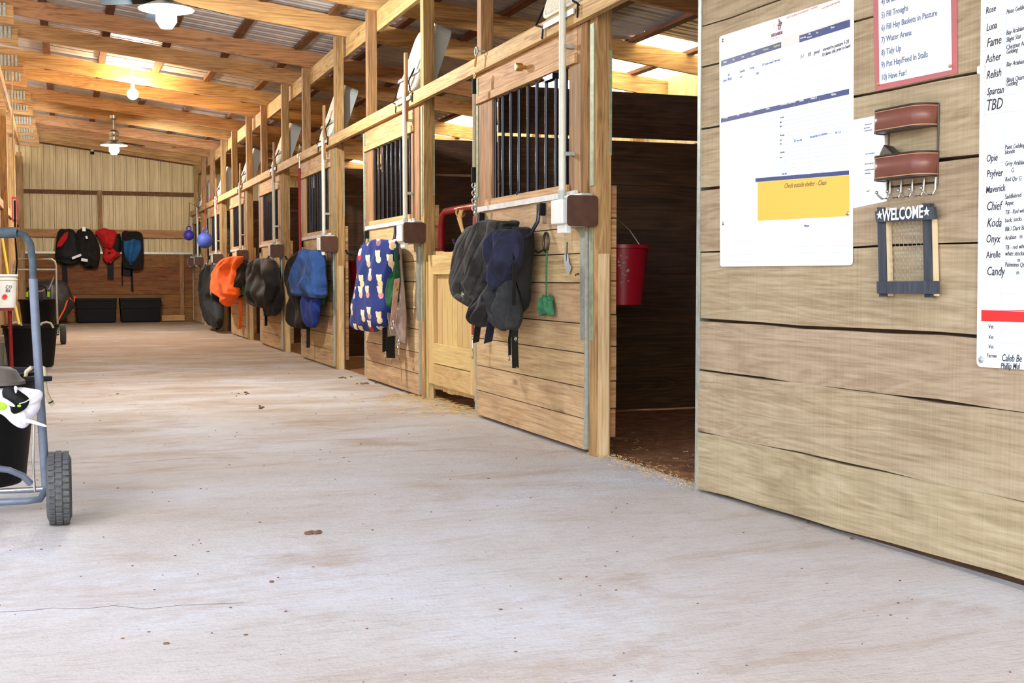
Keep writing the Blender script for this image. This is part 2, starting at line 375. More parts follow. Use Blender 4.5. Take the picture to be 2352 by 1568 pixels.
struct(corr(5.35, XO+.3, -2.5, 10.9, zs).build('roof_eave_sheet', 'roof', ceil))
o = corr(5.35, XO+.3, 10.9, YB+.3, zs).build('skylight_sheet', 'sky_panel', ceil); o['label'] = 'translucent cream skylight sheet along the eave'
for x in (-1.6, -.9, -.2, .5, 1.2, 1.9, 2.6, 3.3, 4.0, 4.7, 5.35, 6.0):
    z = zr(x)+.19; MB().box((x-.045, -2.4, z-.004), (x+.045, YB+.2, z+.036)).build('purlin', 'purlin', ceil)

# right wall (slightly out of line with the stall fronts)
WY = PX(1601, 1000, D).y; WR = radians(2.9)
wu = Vector((sin(WR), -cos(WR), 0)); wn = Vector((-cos(WR), -sin(WR), 0)); WO = Vector((D, WY, 0))
def WP(u, z, n=0): return WO+wu*u+Vector((0, 0, z))+wn*n
def uv(px, py, n=0):
    r = ray(px, py); c = Vector((0, 0, H)); t = (WO+wn*n-c).dot(wn)/r.dot(wn); p = c+r*t-WO; return p.dot(wu), p.z
def wbox(b, u0, z0, n0, u1, z1, n1):
    return b.quadbox([WP(u0, z0, n0), WP(u1, z0, n0), WP(u1, z0, n1), WP(u0, z0, n1), WP(u0, z1, n0), WP(u1, z1, n0), WP(u1, z1, n1), WP(u0, z1, n1)])
b = MB(); zsm = [.012, .272, .545, .765, 1.062, 1.338, 1.60, 1.868, 2.045, 2.33, 2.6, 2.9]
gaps = [.006, .006, .006, .013, .007, .015, .009, .008, .008, .01, .01, .01]
for i in range(len(zsm)-1):
    tl = random.uniform(-.004, .004); n1 = random.uniform(-.003, .003)
    z0 = zsm[i]+gaps[i]/2; z1 = zsm[i+1]-gaps[i+1]/2; N = 24; L = 6.0; pr = None; ph = random.random()*9
    for k in range(N+1):
        u = L*k/N; w = .003*sin(u*5+ph)+.002*sin(u*13+ph*3)
        zz = z0+w+tl*u*.3+(.009*u if i == 0 else 0); q = [b.bm.verts.new(p) for p in (WP(u, zz, -.038), WP(u, zz, n1), WP(u, z1+w, n1), WP(u, z1+w, -.038))]
        if pr:
            for j in range(4): b.bm.faces.new((pr[j], pr[(j+1) % 4], q[(j+1) % 4], q[j]))
        else: b.bm.faces.new(q[::-1])
        pr = q
    b.bm.faces.new(pr)
struct(b.build('wall_right', 'wall'))
struct(wbox(MB(), .02, 0, -.12, 6, 3.4, -.05).build('wall_right_gap_blocker', 'darkY'))  # dark sheet added behind the planks to keep light out of the gaps
b = wbox(MB(), -.008, .0, -.1, .006, 2.9, .006); wbox(b, .006, .45, .0, .018, 2.9, .007)
struct(b.build('trim_1', 'galv'))
# divider closing the first stall next to the right wall
def divider(y, top=2.27, name='wall_divider'):
    b = MB(); z = 0
    for k, z1 in enumerate((.33, .66, .98, 1.29, 1.61, 1.925, top)):
        z0 = z; b.box((2.8, y, z0+(.006 if k < 6 else .026)), (XO-.02, y+.04, z1)); z = z1
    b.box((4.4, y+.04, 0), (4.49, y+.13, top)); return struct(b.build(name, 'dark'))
struct(MB().box((2.75, WY-.09, 0), (XO, WY-.05, 3.6)).build('wall_stall_side', 'dark'))  # unseen side wall, made full height to darken the first stall
for i in range(7): 
    o = divider(7.93+BAY*i)
# outer wall behind the stalls
b = MB(); prev = None; y = 4.6
while y < YB+.2:
    for dy, dx in ((0, 0), (.02, .03), (.05, .03), (.07, 0)):
        q = [b.bm.verts.new((XO+dx, y+dy, 0)), b.bm.verts.new((XO+dx, y+dy, zr(XO)+.22))]
        if prev: b.bm.faces.new((prev[0], prev[1], q[1], q[0]))
        prev = q
    y += .23
ow = struct(b.build('wall_outer', 'sheet'))
b = MB()
for z0 in (.02, .32, .62, .92, 1.22): b.box((XO-.1, 4.6, z0), (XO-.06, YB, z0+.29))
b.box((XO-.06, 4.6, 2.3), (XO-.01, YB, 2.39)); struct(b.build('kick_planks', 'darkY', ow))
for k in range(8): struct(MB().box((XO-.16, 6.3+BAY*k, 0), (XO-.06, 6.4+BAY*k, zr(XO))).build('post', 'beamZ', ow))

# back wall
XL = PY(50, 600, YB).x; b = MB(); prev = None; x = XL-.3
while x < XO+.1:
    for dx, dy in ((0, 0), (.012, -.05), (.04, -.05), (.052, 0), (.135, 0), (.14, -.02), (.165, -.02), (.17, 0)):
        q = [b.bm.verts.new((x+dx, YB+.1+dy, 1.4)), b.bm.verts.new((x+dx, YB+.1+dy, zr(x+dx)+.14))]
        if prev: b.bm.faces.new((prev[0], prev[1], q[1], q[0]))
        prev = q
    x += .24
b.box((XL-.3, YB+.02, 0), (XO, YB+.06, 1.5))
bw = struct(b.build('wall_back', 'sheet'))
zpx = lambda y: PY(240, y, YB).z
b = MB()
z = 0
zt = zpx(583)
for k in range(5): b.box((XL-.3, YB-.04, zt*k/5+.008), (2.72, YB, zt*(k+1)/5)); 
struct(b.build('kick_planks', 'kick', bw))
MB().box((XL-.3, YB-.06, zt), (2.72, YB+.04, zt+.045)).build('metal_flashing', 'galv', bw)
MB().box((XL-.3, YB, zpx(447)), (2.72, YB+.05, zpx(438))).build('girt', 'purlin', bw)
MB().box((XL-.3, YB-.03, zpx(545)), (2.72, YB+.04, zpx(527))).build('rail', 'beamX', bw)
p = PY(230, 500, YB); MB().box((p.x-.05, YB-.01, zpx(527)), (p.x+.05, YB+.03, zpx(437))).build('stud', 'beamZ', bw)
p = PY(417, 600, YB); MB().box((p.x-.05, YB-.09, 0), (p.x+.04, YB-.04, zt)).build('stud', 'beamZ', bw)
MB().box((PY(370, 700, YB).x, YB-.14, .02), (p.x+.04, YB-.09, .14)).build('ledge', 'beamX', bw)
b = MB(); b.quadbox([(-2.4, YB+.04, zr(-2.4)+.0), (2.75, YB+.04, zr(2.75)), (2.75, YB+.08, zr(2.75)), (-2.4, YB+.08, zr(-2.4)), (-2.4, YB+.04, zr(-2.4)+.16), (2.75, YB+.04, zr(2.75)+.16), (2.75, YB+.08, zr(2.75)+.16), (-2.4, YB+.08, zr(-2.4)+.16)])
b.build('end_rafter', 'purlin', bw)

# left wall, only its far half is in view
b = MB(); y = 5.7
while y < YB:
    b.box((XL-.06, y+.004, 0), (XL-.03, y+.19, 3.42)); y += .2
lw = struct(b.build('wall_left', 'beamZ'))
for y in (6.9, 10.2, 13.5, 16.8, 20.1, 23.4, 26.7, 27.6): MB().box((XL-.03, y, 0), (XL+.07, y+.1, 3.5)).build('post', 'beamZ', lw)
MB().box((XL-.03, 5.7, 2.0), (XL+.01, YB, 2.12)).build('girt', 'beamY', lw)
b = MB(); A = Vector((XL+.08, 16.6, 3.70)); B = Vector((XL+.08, 24.3, 3.46)); b.quadbox([A+Vector((0, 0, -.07)), A+Vector((.04, 0, -.07)), B+Vector((.04, 0, -.07)), B+Vector((0, 0, -.07)), A+Vector((0, 0, .07)), A+Vector((.04, 0, .07)), B+Vector((.04, 0, .07)), B+Vector((0, 0, .07))])
b.build('diagonal_brace', 'beamY', lw)

# rafters and posts
ORD = ['first', 'second', 'third', 'fourth', 'fifth', 'sixth', 'seventh', 'eighth', 'ninth', 'tenth', 'eleventh', 'twelfth', 'thirteenth', 'fourteenth', 'fifteenth', 'sixteenth', 'seventeenth', 'eighteenth']
mains = [5.92+BAY*i for i in range(7)]; mids = [7.905+BAY*i for i in range(7)]
ry = sorted(mains+mids)+[26.9]
ry = [4.2]+ry
for k, y in enumerate(ry):
    x0, x1 = -2.4, XO+.1; b = MB(); sg = random.uniform(-.015, .015)
    ya, yb = y-.05, y-.008
    b.quadbox([(x0, ya, zr(x0)+sg), (x1, ya, zr(x1)), (x1, yb, zr(x1)), (x0, yb, zr(x0)+sg), (x0, ya, zr(x0)+.19), (x1, ya, zr(x1)+.19), (x1, yb, zr(x1)+.19), (x0, yb, zr(x0)+.19)])
    where = 'nearest, hidden above the frame top' if k < 3 else ('passing under the near ceiling fan' if k == 4 else '')
    e = thing('rafter', 'brown sloping roof rafter, %s one counted from the camera end%s' % (ORD[k], ''), 'rafter', (D, y, zr(D)), 'roof rafters')
    b.build('board', 'beamX', e)
    b = MB(); xs = XL+.12; b.quadbox([(x0, ya-.042, zr(x0)-.12), (xs+.28, ya-.042, zr(xs+.28)-.12), (xs+.28, ya-.002, zr(xs+.28)-.12), (x0, ya-.002, zr(x0)-.12), (x0, ya-.042, zr(x0)+.08), (xs+.28, ya-.042, zr(xs+.28)+.08), (xs+.28, ya-.002, zr(xs+.28)+.08), (x0, ya-.002, zr(x0)+.08)])
    b.build('scab_board', 'beamX', e)
    b = MB()
    for j in range(6): b.box((xs-.05+j*.045, ya-.052, zr(xs)-.07), (xs-.05+j*.045+.026, ya-.043, zr(xs)+.07))
    b.build('truss_plate', 'galv', e)
hb = D-.045
hd_ = tag(MB().box((hb, 4.9, 2.315), (hb+.04, YB-.05, 2.412)).build('header_beam', 'beamY'), 'long horizontal header beam running above all the stall fronts', 'beam')
tp = tag(MB().box((D+.125, 4.9, zr(D)-.20), (D+.165, YB-.05, zr(D)-.01)).build('top_plate_beam', 'beamY'), 'upper horizontal beam nailed to the posts just below the roof', 'beam')
for i, y in enumerate(mains):
    e = thing('post', 'thick wooden stall post at the near end of the %s stall front from the camera' % ORD[i], 'post', (D+.1, y, 0), 'thick posts beside the stall openings')
    MB().box((D+.005, y, 0), (D+.095, y+.09, zr(D)-.005)).build('timber', 'beamZ', e, bevel=.004)
    MB().box((D+.02, y-.022, .0), (D+.075, y-.001, 1.08)).build('facing_strip', 'strip', e)
    b = MB().box((D-.001, y+.03, .62), (D+.004, y+.075, 1.22)); b.box((D-.001, y+.02, 1.44), (D+.004, y+.07, 2.29)); b.build('metal_angle', 'green_galv', e)
    b = MB()
    z = .1
    while z < 1.4: h = random.uniform(.14, .2); b.box((D+.097, y+.01+random.uniform(-.004, .004), z), (D+.13, y+.09, z+h-.006)); z += h
    b.build('board_ends', 'endgrain', e)
    MB().box((D+.08, y-.004, 1.6), (D+.094, y, 2.15)).build('metal_strip', 'green_galv', e)
for i, y in enumerate(mids):
    e = thing('post', 'slimmer wooden post at the far end of the %s stall front from the camera' % ORD[i], 'post', (D+.1, y, 0), 'slim posts beside the barred windows')
    MB().box((D+.035, y, 0), (D+.125, y+.09, zr(D)-.005)).build('timber', 'beamZ', e, bevel=.004)

# ================================================================ STALL FRONTS
P0 = 6.02
pan = thing('stall_panel', '', 'stall front', (D, P0, 0), 'plank stall fronts with barred windows')
b = MB(); zb = [.02, .19, .36, .545, .705, .925, 1.085, 1.228, 1.40]
for i in range(8):
    b.box((D-.006+random.uniform(-.002, .002), P0+.012, zb[i]+.003), (D+.03, P0+1.87, zb[i+1]-.003))
b.build('planks', 'plank', pan)
b = MB().box((D+.032, P0+.05, .02), (D+.038, P0+1.85, 1.38)); b.build('backing_board', 'darkY', pan)
MB().box((D-.012, P0+.0, .03), (D+.035, P0+.012, 1.2)).build('metal_edge', 'galv', pan)
MB().box((D-.014, P0+1.87, .03), (D+.035, P0+1.884, 2.29)).build('metal_edge', 'galv', pan)
MB().box((D-.012, P0+.013, .62), (D-.007, P0+.07, 1.235)).build('metal_plate', 'galv', pan)
MB().box((D-.008, P0+1.83, 1.5), (D-.002, P0+1.868, 2.29)).build('metal_angle', 'green_galv', pan)
MB().box((D-.004, P0+.14, 2.175), (D+.03, P0+1.868, 2.312)).build('top_rail', 'beamY', pan)
MB().box((D-.02, P0+.14, 2.118), (D+.03, P0+1.868, 2.166)).build('lower_rail', 'beamY', pan)
MB().box((D-.002, P0+1.56, 1.4), (D+.03, P0+1.868, 2.118)).build('stile', 'beamZ', pan)
MB().box((D-.002, P0+.0, 1.4), (D+.03, P0+.25, 2.312)).build('stile', 'beamZ', pan)
MB().box((D-.016, P0+.25, 1.43), (D+.03, P0+1.66, 1.468)).build('sill_board', 'beamY', pan)
MB().box((D-.022, P0+.12, 1.395), (D-.004, P0+1.8, 1.428)).build('painted_sill_strip', 'sill_white', pan)
for k in range(9): MB().tube([(D+.015, P0+.335+.15*k, 1.46), (D+.015, P0+.335+.15*k, 2.13)], .0105, 10).build('window_bar', 'black_bar', pan)
# conduit, outlet box
CYn = 6.21
con = thing('conduit', '', 'conduit', (D-.03, CYn, 1.4), 'white conduits beside the barred windows')
MB().tube([(D-.068, CYn, 1.40), (D-.068, CYn, 2.43)], .0195, 12).build('pipe', 'white_pipe', con)
for z in (1.62, 2.2): MB().box((D-.066, CYn-.021, z), (D-.003, CYn+.021, z+.02)).build('clamp', 'galv', con)
ob = thing('outlet_box', '', 'outlet box', (D-.05, 6.2, 1.3), 'white outlet boxes with brown plates')
b = MB()
b.box((D-.075, 5.925, 1.225), (D-.008, 6.2, 1.40)); b.build('box_body', 'grey', ob, bevel=.008)
c = Vector((D-.075, 6.075, 1.30))
b = MB(); b.prism([c+Vector((0, -.085, -.075)), c+Vector((0, .085, -.075)), c+Vector((0, .085, .075)), c+Vector((0, -.085, .075))], (-.012, 0, 0))
b.prism([c+Vector((-.012, -.08, -.06)), c+Vector((-.012, .08, -.06)), c+Vector((-.012, .08, .07)), c+Vector((-.012, -.08, .07))], (-.07, 0, 0))
b.prism([c+Vector((-.02, -.06, -.11)), c+Vector((-.02, .06, -.11)), c+Vector((-.02, .06, -.05)), c+Vector((-.02, -.06, -.05))], (-.035, 0, 0)); b.build('flip_cover', 'white', ob, bevel=.012)
b = MB(); pts = []
x0, x1, z0, z1, r = D-.165, D+.012, 1.222, 1.385, .022
for (cx, cz, a0) in ((x1-r, z1-r, 0), (x0+r, z1-r, 90), (x0+r, z0+r, 180), (x1-r, z0+r, 270)):
    for k in range(5): a = radians(a0+k*22.5); pts.append((cx+r*cos(a), 5.905, cz+r*sin(a)))
b.prism(pts, (0, .006, 0)); b.build('guard_plate', 'brown_plate', ob)
b = MB().tube([(D-.068, 6.21, 1.43), (D-.068, 6.21, 1.38)], .024, 12); b.build('pipe_fitting', 'grey', ob)
# hooks
def mkhook(y):
    h = thing('blanket_hook', '', 'hook', (D-.01, y, 1.32), 'black blanket hooks')
    MB().box((D-.014, y-.022, 1.27), (D-.007, y+.022, 1.40)).build('mounting_plate', 'silver', h)
    MB().box((D-.05, y-.03, 1.315), (D-.012, y+.03, 1.385)).build('bracket', 'black', h, bevel=.004)
    MB().tube([(D-.045, y, 1.34), (D-.052, y, 1.28), (D-.10, y, 1.20), (D-.17, y, 1.165), (D-.21, y, 1.175), (D-.225, y, 1.21)], .012, 8).build('hook_arm', 'black_bar', h)
    return h
hk1 = mkhook(6.62); hk2 = mkhook(7.72)
# fan on the header
fan = thing('box_fan', '', 'fan', (D, 6.25, 2.412), 'white box fans strapped on the header')
LT = radians(19); FO = Vector((D-.028, 6.03, 2.42))
fu = Vector((0, 1, 0)); fv = Vector((sin(LT), 0, cos(LT))); fn = Vector((-cos(LT), 0, sin(LT)))
def FP(u, v, n): return FO+fu*u+fv*v+fn*n
def rrect(w, h, r, n, k=5):
    out = []
    for (cu, cv, a0) in ((w-r, h-r, 0), (r, h-r, 90), (r, r, 180), (w-r, r, 270)):
        for j in range(k): a = radians(a0+90*j/(k-1)); out.append(FP(cu+r*cos(a), cv+r*sin(a), n))
    return out
b = MB(); b.prism(rrect(.58, .58, .09, -.13), fn*.13); b.build('housing', 'grey', fan)
b = MB()
g = .021
for k in range(1, 26):
    for a in range(1):
        b.quadbox([FP(k*.0223-.006, .03, .002), FP(k*.0223+.006, .03, .002), FP(k*.0223+.006, .03, .012), FP(k*.0223-.006, .03, .012), FP(k*.0223-.006, .55, .002), FP(k*.0223+.006, .55, .002), FP(k*.0223+.006, .55, .012), FP(k*.0223-.006, .55, .012)])
        b.quadbox([FP(.03, k*.0223-.003, .002), FP(.55, k*.0223-.003, .002), FP(.55, k*.0223-.003, .013), FP(.03, k*.0223-.003, .013), FP(.03, k*.0223+.003, .002), FP(.55, k*.0223+.003, .002), FP(.55, k*.0223+.003, .013), FP(.03, k*.0223+.003, .013)])
b.build('grille', 'fanwhite', fan)
b = MB(); 
ro = rrect(.58, .58, .09, .0); ri = rrect(.54, .54, .07, .0); ri = [p+fu*.02+fv*.02 for p in ri]
A = [b.bm.verts.new(p) for p in ro]; B = [b.bm.verts.new(p) for p in ri]; A2 = [b.bm.verts.new(p+fn*.016) for p in ro]; B2 = [b.bm.verts.new(p+fn*.016) for p in ri]
n = len(A)
for k in range(n):
    j = (k+1) % n
    for q in ((A[k], A[j], B[j], B[k]), (A2[k], A2[j], B2[j], B2[k]), (A[k], A[j], A2[j], A2[k]), (B[k], B[j], B2[j], B2[k])): b.bm.faces.new(q)
b.build('rim', 'fanwhite', fan)
b = MB(); b.strap([FP(.62, .16, -.02), FP(.62, .16, .03), FP(.3, .16, .03), FP(-.01, .16, .03), FP(-.02, .16, -.05)], .028, .004, fv); b.build('strap', 'grey', fan)
b = MB(); b.tube([FP(.62, .16, -.02), FP(.64, .1, .0), FP(.62, -.02, .02), FP(.5, -.05, 0), (D-.055, FO.y+.5, 2.39), (D-.058, FO.y+.51, 2.31)], .006, 6).build('bungee_cord', 'black', fan)
b = MB(); b.tube([FP(.15, .2, .034), FP(.13, .08, .05), FP(.06, .0, .03), FP(-.01, -.03, 0), (D-.055, FO.y+.0, 2.40), (D-.058, FO.y-.0, 2.33)], .006, 6); b.build('bungee_cord', 'black', fan)
b = MB().strap([(D-.06, FO.y+.48, 2.375), (D-.06, FO.y+.04, 2.375)], .03, .008, (0, 0, 1)); b.build('bracket_bar', 'grey', fan)

LP = ['with the charcoal quilt and green hay net hung on it', 'with the bear print blanket hung on it, beside the pale gate', 'with the dusty blue blanket hung on it', 'with the plain black blanket hung on it', 'with the bright orange blanket hung on it', 'with the black blanket hung on it, behind the orange one', 'at the far end beside the back wall']
NR = ['nearest the camera', 'second from the camera', 'third from the camera', 'fourth from the camera', 'fifth from the camera', 'sixth from the camera', 'seventh and farthest from the camera']
def settle(o, fmt):
    o['label'] = fmt % 0 if '%d' in fmt else fmt
pan['label'] = 'plank stall front '+LP[0]
con['label'] = 'vertical white conduit '+NR[0]+', beside a barred window'
ob['label'] = 'white outlet box with a brown guard plate, '+NR[0]
fan['label'] = 'white box fan strapped to the header, '+NR[0]+' and cut by the frame top'
hk1['label'] = 'black hook, right hand one holding the charcoal quilt'; hk2['label'] = 'black hook, left hand one holding the charcoal quilt'
BL = ['charcoal quilt', 'bear print blanket', 'dusty blue blanket', 'plain black blanket', 'bright orange blanket', 'black blanket behind the orange one']
MB().tube([(D-.068, CYn, 2.43), (D-.068, CYn, 2.95)], .0195, 12).build('upper_pipe', 'white_pipe', con)
first_upper = [c for c in con.children if c.name.startswith('upper_pipe')][0]; first_upper.parent = None
for i in range(1, 7):
    off = (0, BAY*i, 0)
    copy_tree(pan, off, 'plank stall front '+LP[i])
    copy_tree(con, off, 'vertical white conduit '+NR[i]+', beside a barred window')
    copy_tree(ob, off, 'white outlet box with a brown guard plate, '+NR[i])
    tag(MB().box((D-.07, CYn+off[1]-.03, 2.2), (D-.047, CYn+off[1]+.02, 2.72+.02*(i % 3))).build('wood_batten', 'beamZ'), 'thin upright wooden batten on the header beside the fan '+NR[i], 'batten', 'battens nailed to the header')
    copy_tree(fan, off, 'white box fan strapped to the header, '+NR[i])
    if i < 6:
        copy_tree(hk1, off, 'black hook, right hand one holding the '+BL[i]); copy_tree(hk2, off, 'black hook, left hand one holding the '+BL[i])

first_upper.parent = con
# ================================================================ DRAPED CLOTH
def smooth_rows(rows, m):
    out = []
    for i in range(len(rows)-1):
        a, b_ = rows[i], rows[i+1]; p0 = rows[max(i-1, 0)]; p3 = rows[min(i+2, len(rows)-1)]
        for k in range(m):
            t = k/m; out.append([.5*((2*a[j])+(-p0[j]+b_[j])*t+(2*p0[j]-5*a[j]+4*b_[j]-p3[j])*t*t+(-p0[j]+3*a[j]-3*b_[j]+p3[j])*t**3) for j in range(4)])
    out.append(list(rows[-1])); return out
def drape(name, mat, rows, X, parent=None, folds=5, amp=.012, seed=0, back=None, lean=0, quilt=0):
    """rows: (py, pxL, pxR, thickness) on the plane X; the cloth is a closed folded body"""
    rnd = random.Random(seed); ph = [rnd.uniform(0, 6.28) for _ in range(6)]
    R = []
    for py, a, b_, th in rows:
        A = PX(a, py, X); B = PX(b_, py, X); R.append((A.z, A.y, B.y, th))
    z_lo = min(r[0] for r in R)
    R = smooth_rows(R, 9); N = 96; b = MB(); rings = []
    for ri, (z, yl, yr, th) in enumerate(R):
        cy = (yl+yr)/2; w = abs(yl-yr)/2; ring = []; e = 1-abs(2*ri/(len(R)-1)-1)**6
        for k in range(N):
            a = 2*pi*k/N; ca, sa = cos(a), sin(a)
            cu = math.copysign(abs(ca)**.75, ca); su = math.copysign(abs(sa)**.75, sa)
            f = amp*(sin(folds*cu*1.6+ph[0]+ri*.1)+.6*sin(folds*2.3*cu+ph[1]-ri*.15)+.3*sin(ri*.4+cu*2+ph[2]))*e
            v_ = MN.noise(Vector((cu*1.7+seed*3.1, z*2.6, sa+seed))); v2 = MN.noise(Vector((cu*5+seed, z*6, sa*2-seed)))
            f += amp*e*(1.6*(1-3*abs(v_))+.9*(.3-abs(v2)))
            if quilt: f += quilt*abs(sin(z*34+cu*1.5))*e
            x = X+(th/2)*su*1.0-(f if su < .2 else -f*.3)
            ring.append(b.bm.verts.new((x, cy+w*cu*(1+.02*sin(ri*.7+ph[3])), z+.02*sin(cu*3+ph[4])*e)))
        rings.append(ring)
    for A, B in zip(rings, rings[1:]):
        for k in range(N): b.bm.faces.new((A[k], A[(k+1) % N], B[(k+1) % N], B[k]))
    b.bm.faces.new(rings[0][::-1]); b.bm.faces.new(rings[-1])
    return b.build(name, mat, parent, smooth=True)
def pstrap(name, mat, pix, X, w, parent, t=.004):
    b = MB(); pts = [PX(px, py, X) for px, py in pix]
    b.strap(pts, w*1.1, t, (1, .55, 0)); return b.build(name, mat, parent)
def buckle(parent, px, py, X, r=.012, mat='silver'):
    p = PX(px, py, X); return MB().ring(p, r, r*.22, 'X', 14, 6, sy=1.2).build('buckle', mat, parent)
def snap(parent, px, py, X, L=.09, mat='silver', name='snap_hook'):
    p = PX(px, py, X); b = MB(); b.ring(p, .011, .0028, 'X', 12, 6)
    b.tube([p+Vector((0, 0, -.012)), p+Vector((0, 0, -L*.5))], [.007, .006], 8)
    b.tube([p+Vector((0, 0, -L*.5)), p+Vector((0, -.014, -L*.65)), p+Vector((0, -.012, -L*.95)), p+Vector((0, .005, -L)), p+Vector((0, .012, -L*.85))], .0032, 6)
    return b.build(name, mat, parent)

G = 'horse blankets hung on the stall fronts'
# first: charcoal quilt with navy sheet
q = thing('horse_blanket', 'charcoal quilted horse blanket bundled with navy nylon, over the nearest two hooks', 'blanket', PX(1130, 520, D-.12), G)
drape('quilt_body', 'c_quilt', [(514, 1112, 1160, .10), (521, 1094, 1172, .2), (548, 1079, 1164, .22), (600, 1066, 1148, .22), (640, 1055, 1134, .2), (664, 1053, 1124, .18), (682, 1068, 1118, .15), (704, 1084, 1116, .09)], D-.17, q, 4, .011, 1)
drape('navy_sheet', 'c_navy', [(528, 1160, 1178, .08), (548, 1150, 1186, .12), (600, 1134, 1184, .13), (630, 1131, 1170, .12), (650, 1138, 1160, .08), (666, 1143, 1151, .03)], D-.24, q, 6, .018, 2)
drape('black_lining', 'c_black', [(524, 1170, 1194, .08), (545, 1170, 1209, .14), (600, 1172, 1207, .14), (650, 1168, 1205, .13), (700, 1168, 1204, .12), (718, 1176, 1196, .06)], D-.12, q, 5, .018, 3)
drape('lower_fold', 'c_black', [(664, 1118, 1144, .06), (700, 1098, 1146, .11), (728, 1084, 1130, .11), (746, 1090, 1118, .05)], D-.2, q, 5, .016, 4)
drape('lower_fold', 'c_char', [(636, 1142, 1174, .07), (680, 1136, 1183, .13), (720, 1140, 1185, .13), (745, 1146, 1180, .1), (755, 1156, 1172, .04)], D-.2, q, 6, .018, 6)
pstrap('strap', 'c_black', [(1104, 700), (1098, 745), (1093, 786)], D-.2, .05, q)
pstrap('strap', 'c_navy', [(1142, 660), (1130, 730), (1121, 786)], D-.24, .062, q)
stp = pstrap('strap', 'c_black', [(1184, 720), (1182, 780), (1184, 845)], D-.16, .05, q)
pstrap('strap', 'c_black', [(1176, 740), (1170, 780), (1171, 815)], D-.18, .02, q)
pstrap('strap', 'c_black', [(1180, 545), (1182, 600), (1180, 700)], D-.235, .03, q)
for px, py in ((1063, 675), (1066, 674)): pass
MB().ring(PX(1062, 676, D-.28), .017, .004, 'X', 16, 6, sy=.8).build('grommet', 'silver', q)
snap(q, 1169, 812, D-.18, .04); buckle(q, 1184, 778, D-.17)
p = PX(1184, 843, D-.16); MB().box(p-Vector((.004, .026, .006)), p+Vector((.004, .026, .004))).build('strap_tip', 'brass', stp)

# second: bear print
q = thing('horse_blanket', 'royal blue bear print fleece blanket with hanging webbing, beside the pale wooden gate', 'blanket', PX(870, 560, D-.12), G)
drape('fleece_body', 'bear', [(557, 852, 892, .1), (563, 842, 904, .18), (600, 836, 903, .2), (660, 824, 893, .2), (710, 815, 890, .19), (740, 810, 882, .16), (756, 826, 862, .08)], D-.16, q, 4, .008, 11)
drape('side_fold', 'c_navy', [(566, 898, 908, .06), (590, 892, 912, .12), (650, 886, 906, .12), (700, 882, 898, .1), (722, 880, 892, .05)], D-.11, q, 4, .010, 12)
drape('green_lining', 'c_green', [(600, 902, 912, .05), (650, 898, 914, .07), (690, 888, 912, .09), (704, 884, 904, .05)], D-.12, q, 4, .010, 13)
drape('webbing_bundle', 'c_taupe', [(560, 908, 918, .04), (620, 912, 922, .05), (700, 914, 928, .06), (760, 916, 930, .05), (786, 922, 930, .02)], D-.08, q, 3, .008, 14)
pstrap('strap', 'c_black', [(884, 700), (884, 760), (884, 808)], D-.14, .05, q)
pstrap('strap', 'c_black', [(898, 772), (897, 800), (898, 822)], D-.13, .085, q)
pstrap('strap', 'c_pinkweb', [(912, 640), (906, 700), (902, 745)], D-.15, .05, q)
pstrap('strap', 'c_taupe', [(892, 700), (898, 740), (904, 770)], D-.14, .05, q)
pstrap('strap', 'c_green', [(909, 570), (911, 610), (908, 650)], D-.15, .03, q)
MB().ring(PX(911, 659, D-.16), .03, .006, 'X', 4, 6, a0=pi/4, a1=2*pi+pi/4, sy=1.2).build('buckle', 'brass', q)
buckle(q, 902, 746, D-.16, .03); buckle(q, 915, 790, D-.12, .03); snap(q, 916, 800, D-.12, .1); snap(q, 885, 810, D-.14, .07); snap(q, 898, 824, D-.13, .04)
# third: dusty blue
q = thing('horse_blanket', 'dusty blue canvas blanket over a royal blue one, on the third stall front', 'blanket', PX(715, 575, D-.12), G)
drape('canvas_body', 'c_blue', [(575, 712, 726, .08), (580, 704, 732, .16), (610, 694, 738, .2), (650, 684, 741, .2), (672, 680, 742, .18), (680, 690, 736, .1)], D-.16, q, 5, .022, 21)
drape('royal_lining', 'c_royal', [(672, 698, 734, .1), (700, 697, 732, .13), (730, 702, 727, .11), (750, 710, 722, .05)], D-.14, q, 3, .010, 22)
drape('brown_hood', 'c_brown', [(576, 696, 714, .1), (600, 680, 706, .16), (640, 674, 696, .16), (680, 676, 702, .14), (730, 674, 706, .12), (750, 676, 702, .07)], D-.11, q, 5, .022, 23)
drape('dark_side', 'c_black', [(620, 670, 684, .08), (660, 667, 684, .12), (690, 672, 686, .08)], D-.13, q, 3, .008, 24)
drape('green_halter', 'c_green', [(620, 734, 742, .05), (660, 732, 746, .07), (692, 726, 744, .06), (698, 728, 742, .03)], D-.09, q, 3, .008, 25)
pstrap('strap', 'c_black', [(708, 745), (708, 770), (708, 798)], D-.12, .045, q)
for py in (630, 650, 675, 700): buckle(q, 744, py, D-.06, .014, 'brass')
snap(q, 692, 756, D-.12, .08)
# fourth: black
q = thing('horse_blanket', 'plain black horse blanket between the orange one and the blue one', 'blanket', PX(600, 600, D-.12), G)
drape('nylon_body', 'c_black', [(595, 600, 618, .1), (602, 590, 626, .18), (630, 582, 632, .22), (665, 577, 632, .22), (690, 578, 622, .18), (704, 590, 612, .1)], D-.16, q, 5, .022, 31)
drape('hanging_side', 'c_black', [(628, 616, 632, .1), (660, 614, 641, .14), (700, 612, 641, .14), (718, 616, 636, .1), (724, 620, 630, .05)], D-.1, q, 4, .022, 32)
pstrap('strap', 'c_black', [(610, 700), (611, 725), (611, 748)], D-.12, .04, q)
p = PX(612, 605, D-.27); MB().box(p-Vector((.003, .03, .012)), p+Vector((.003, .03, .012))).build('care_label', 'c_red', q)
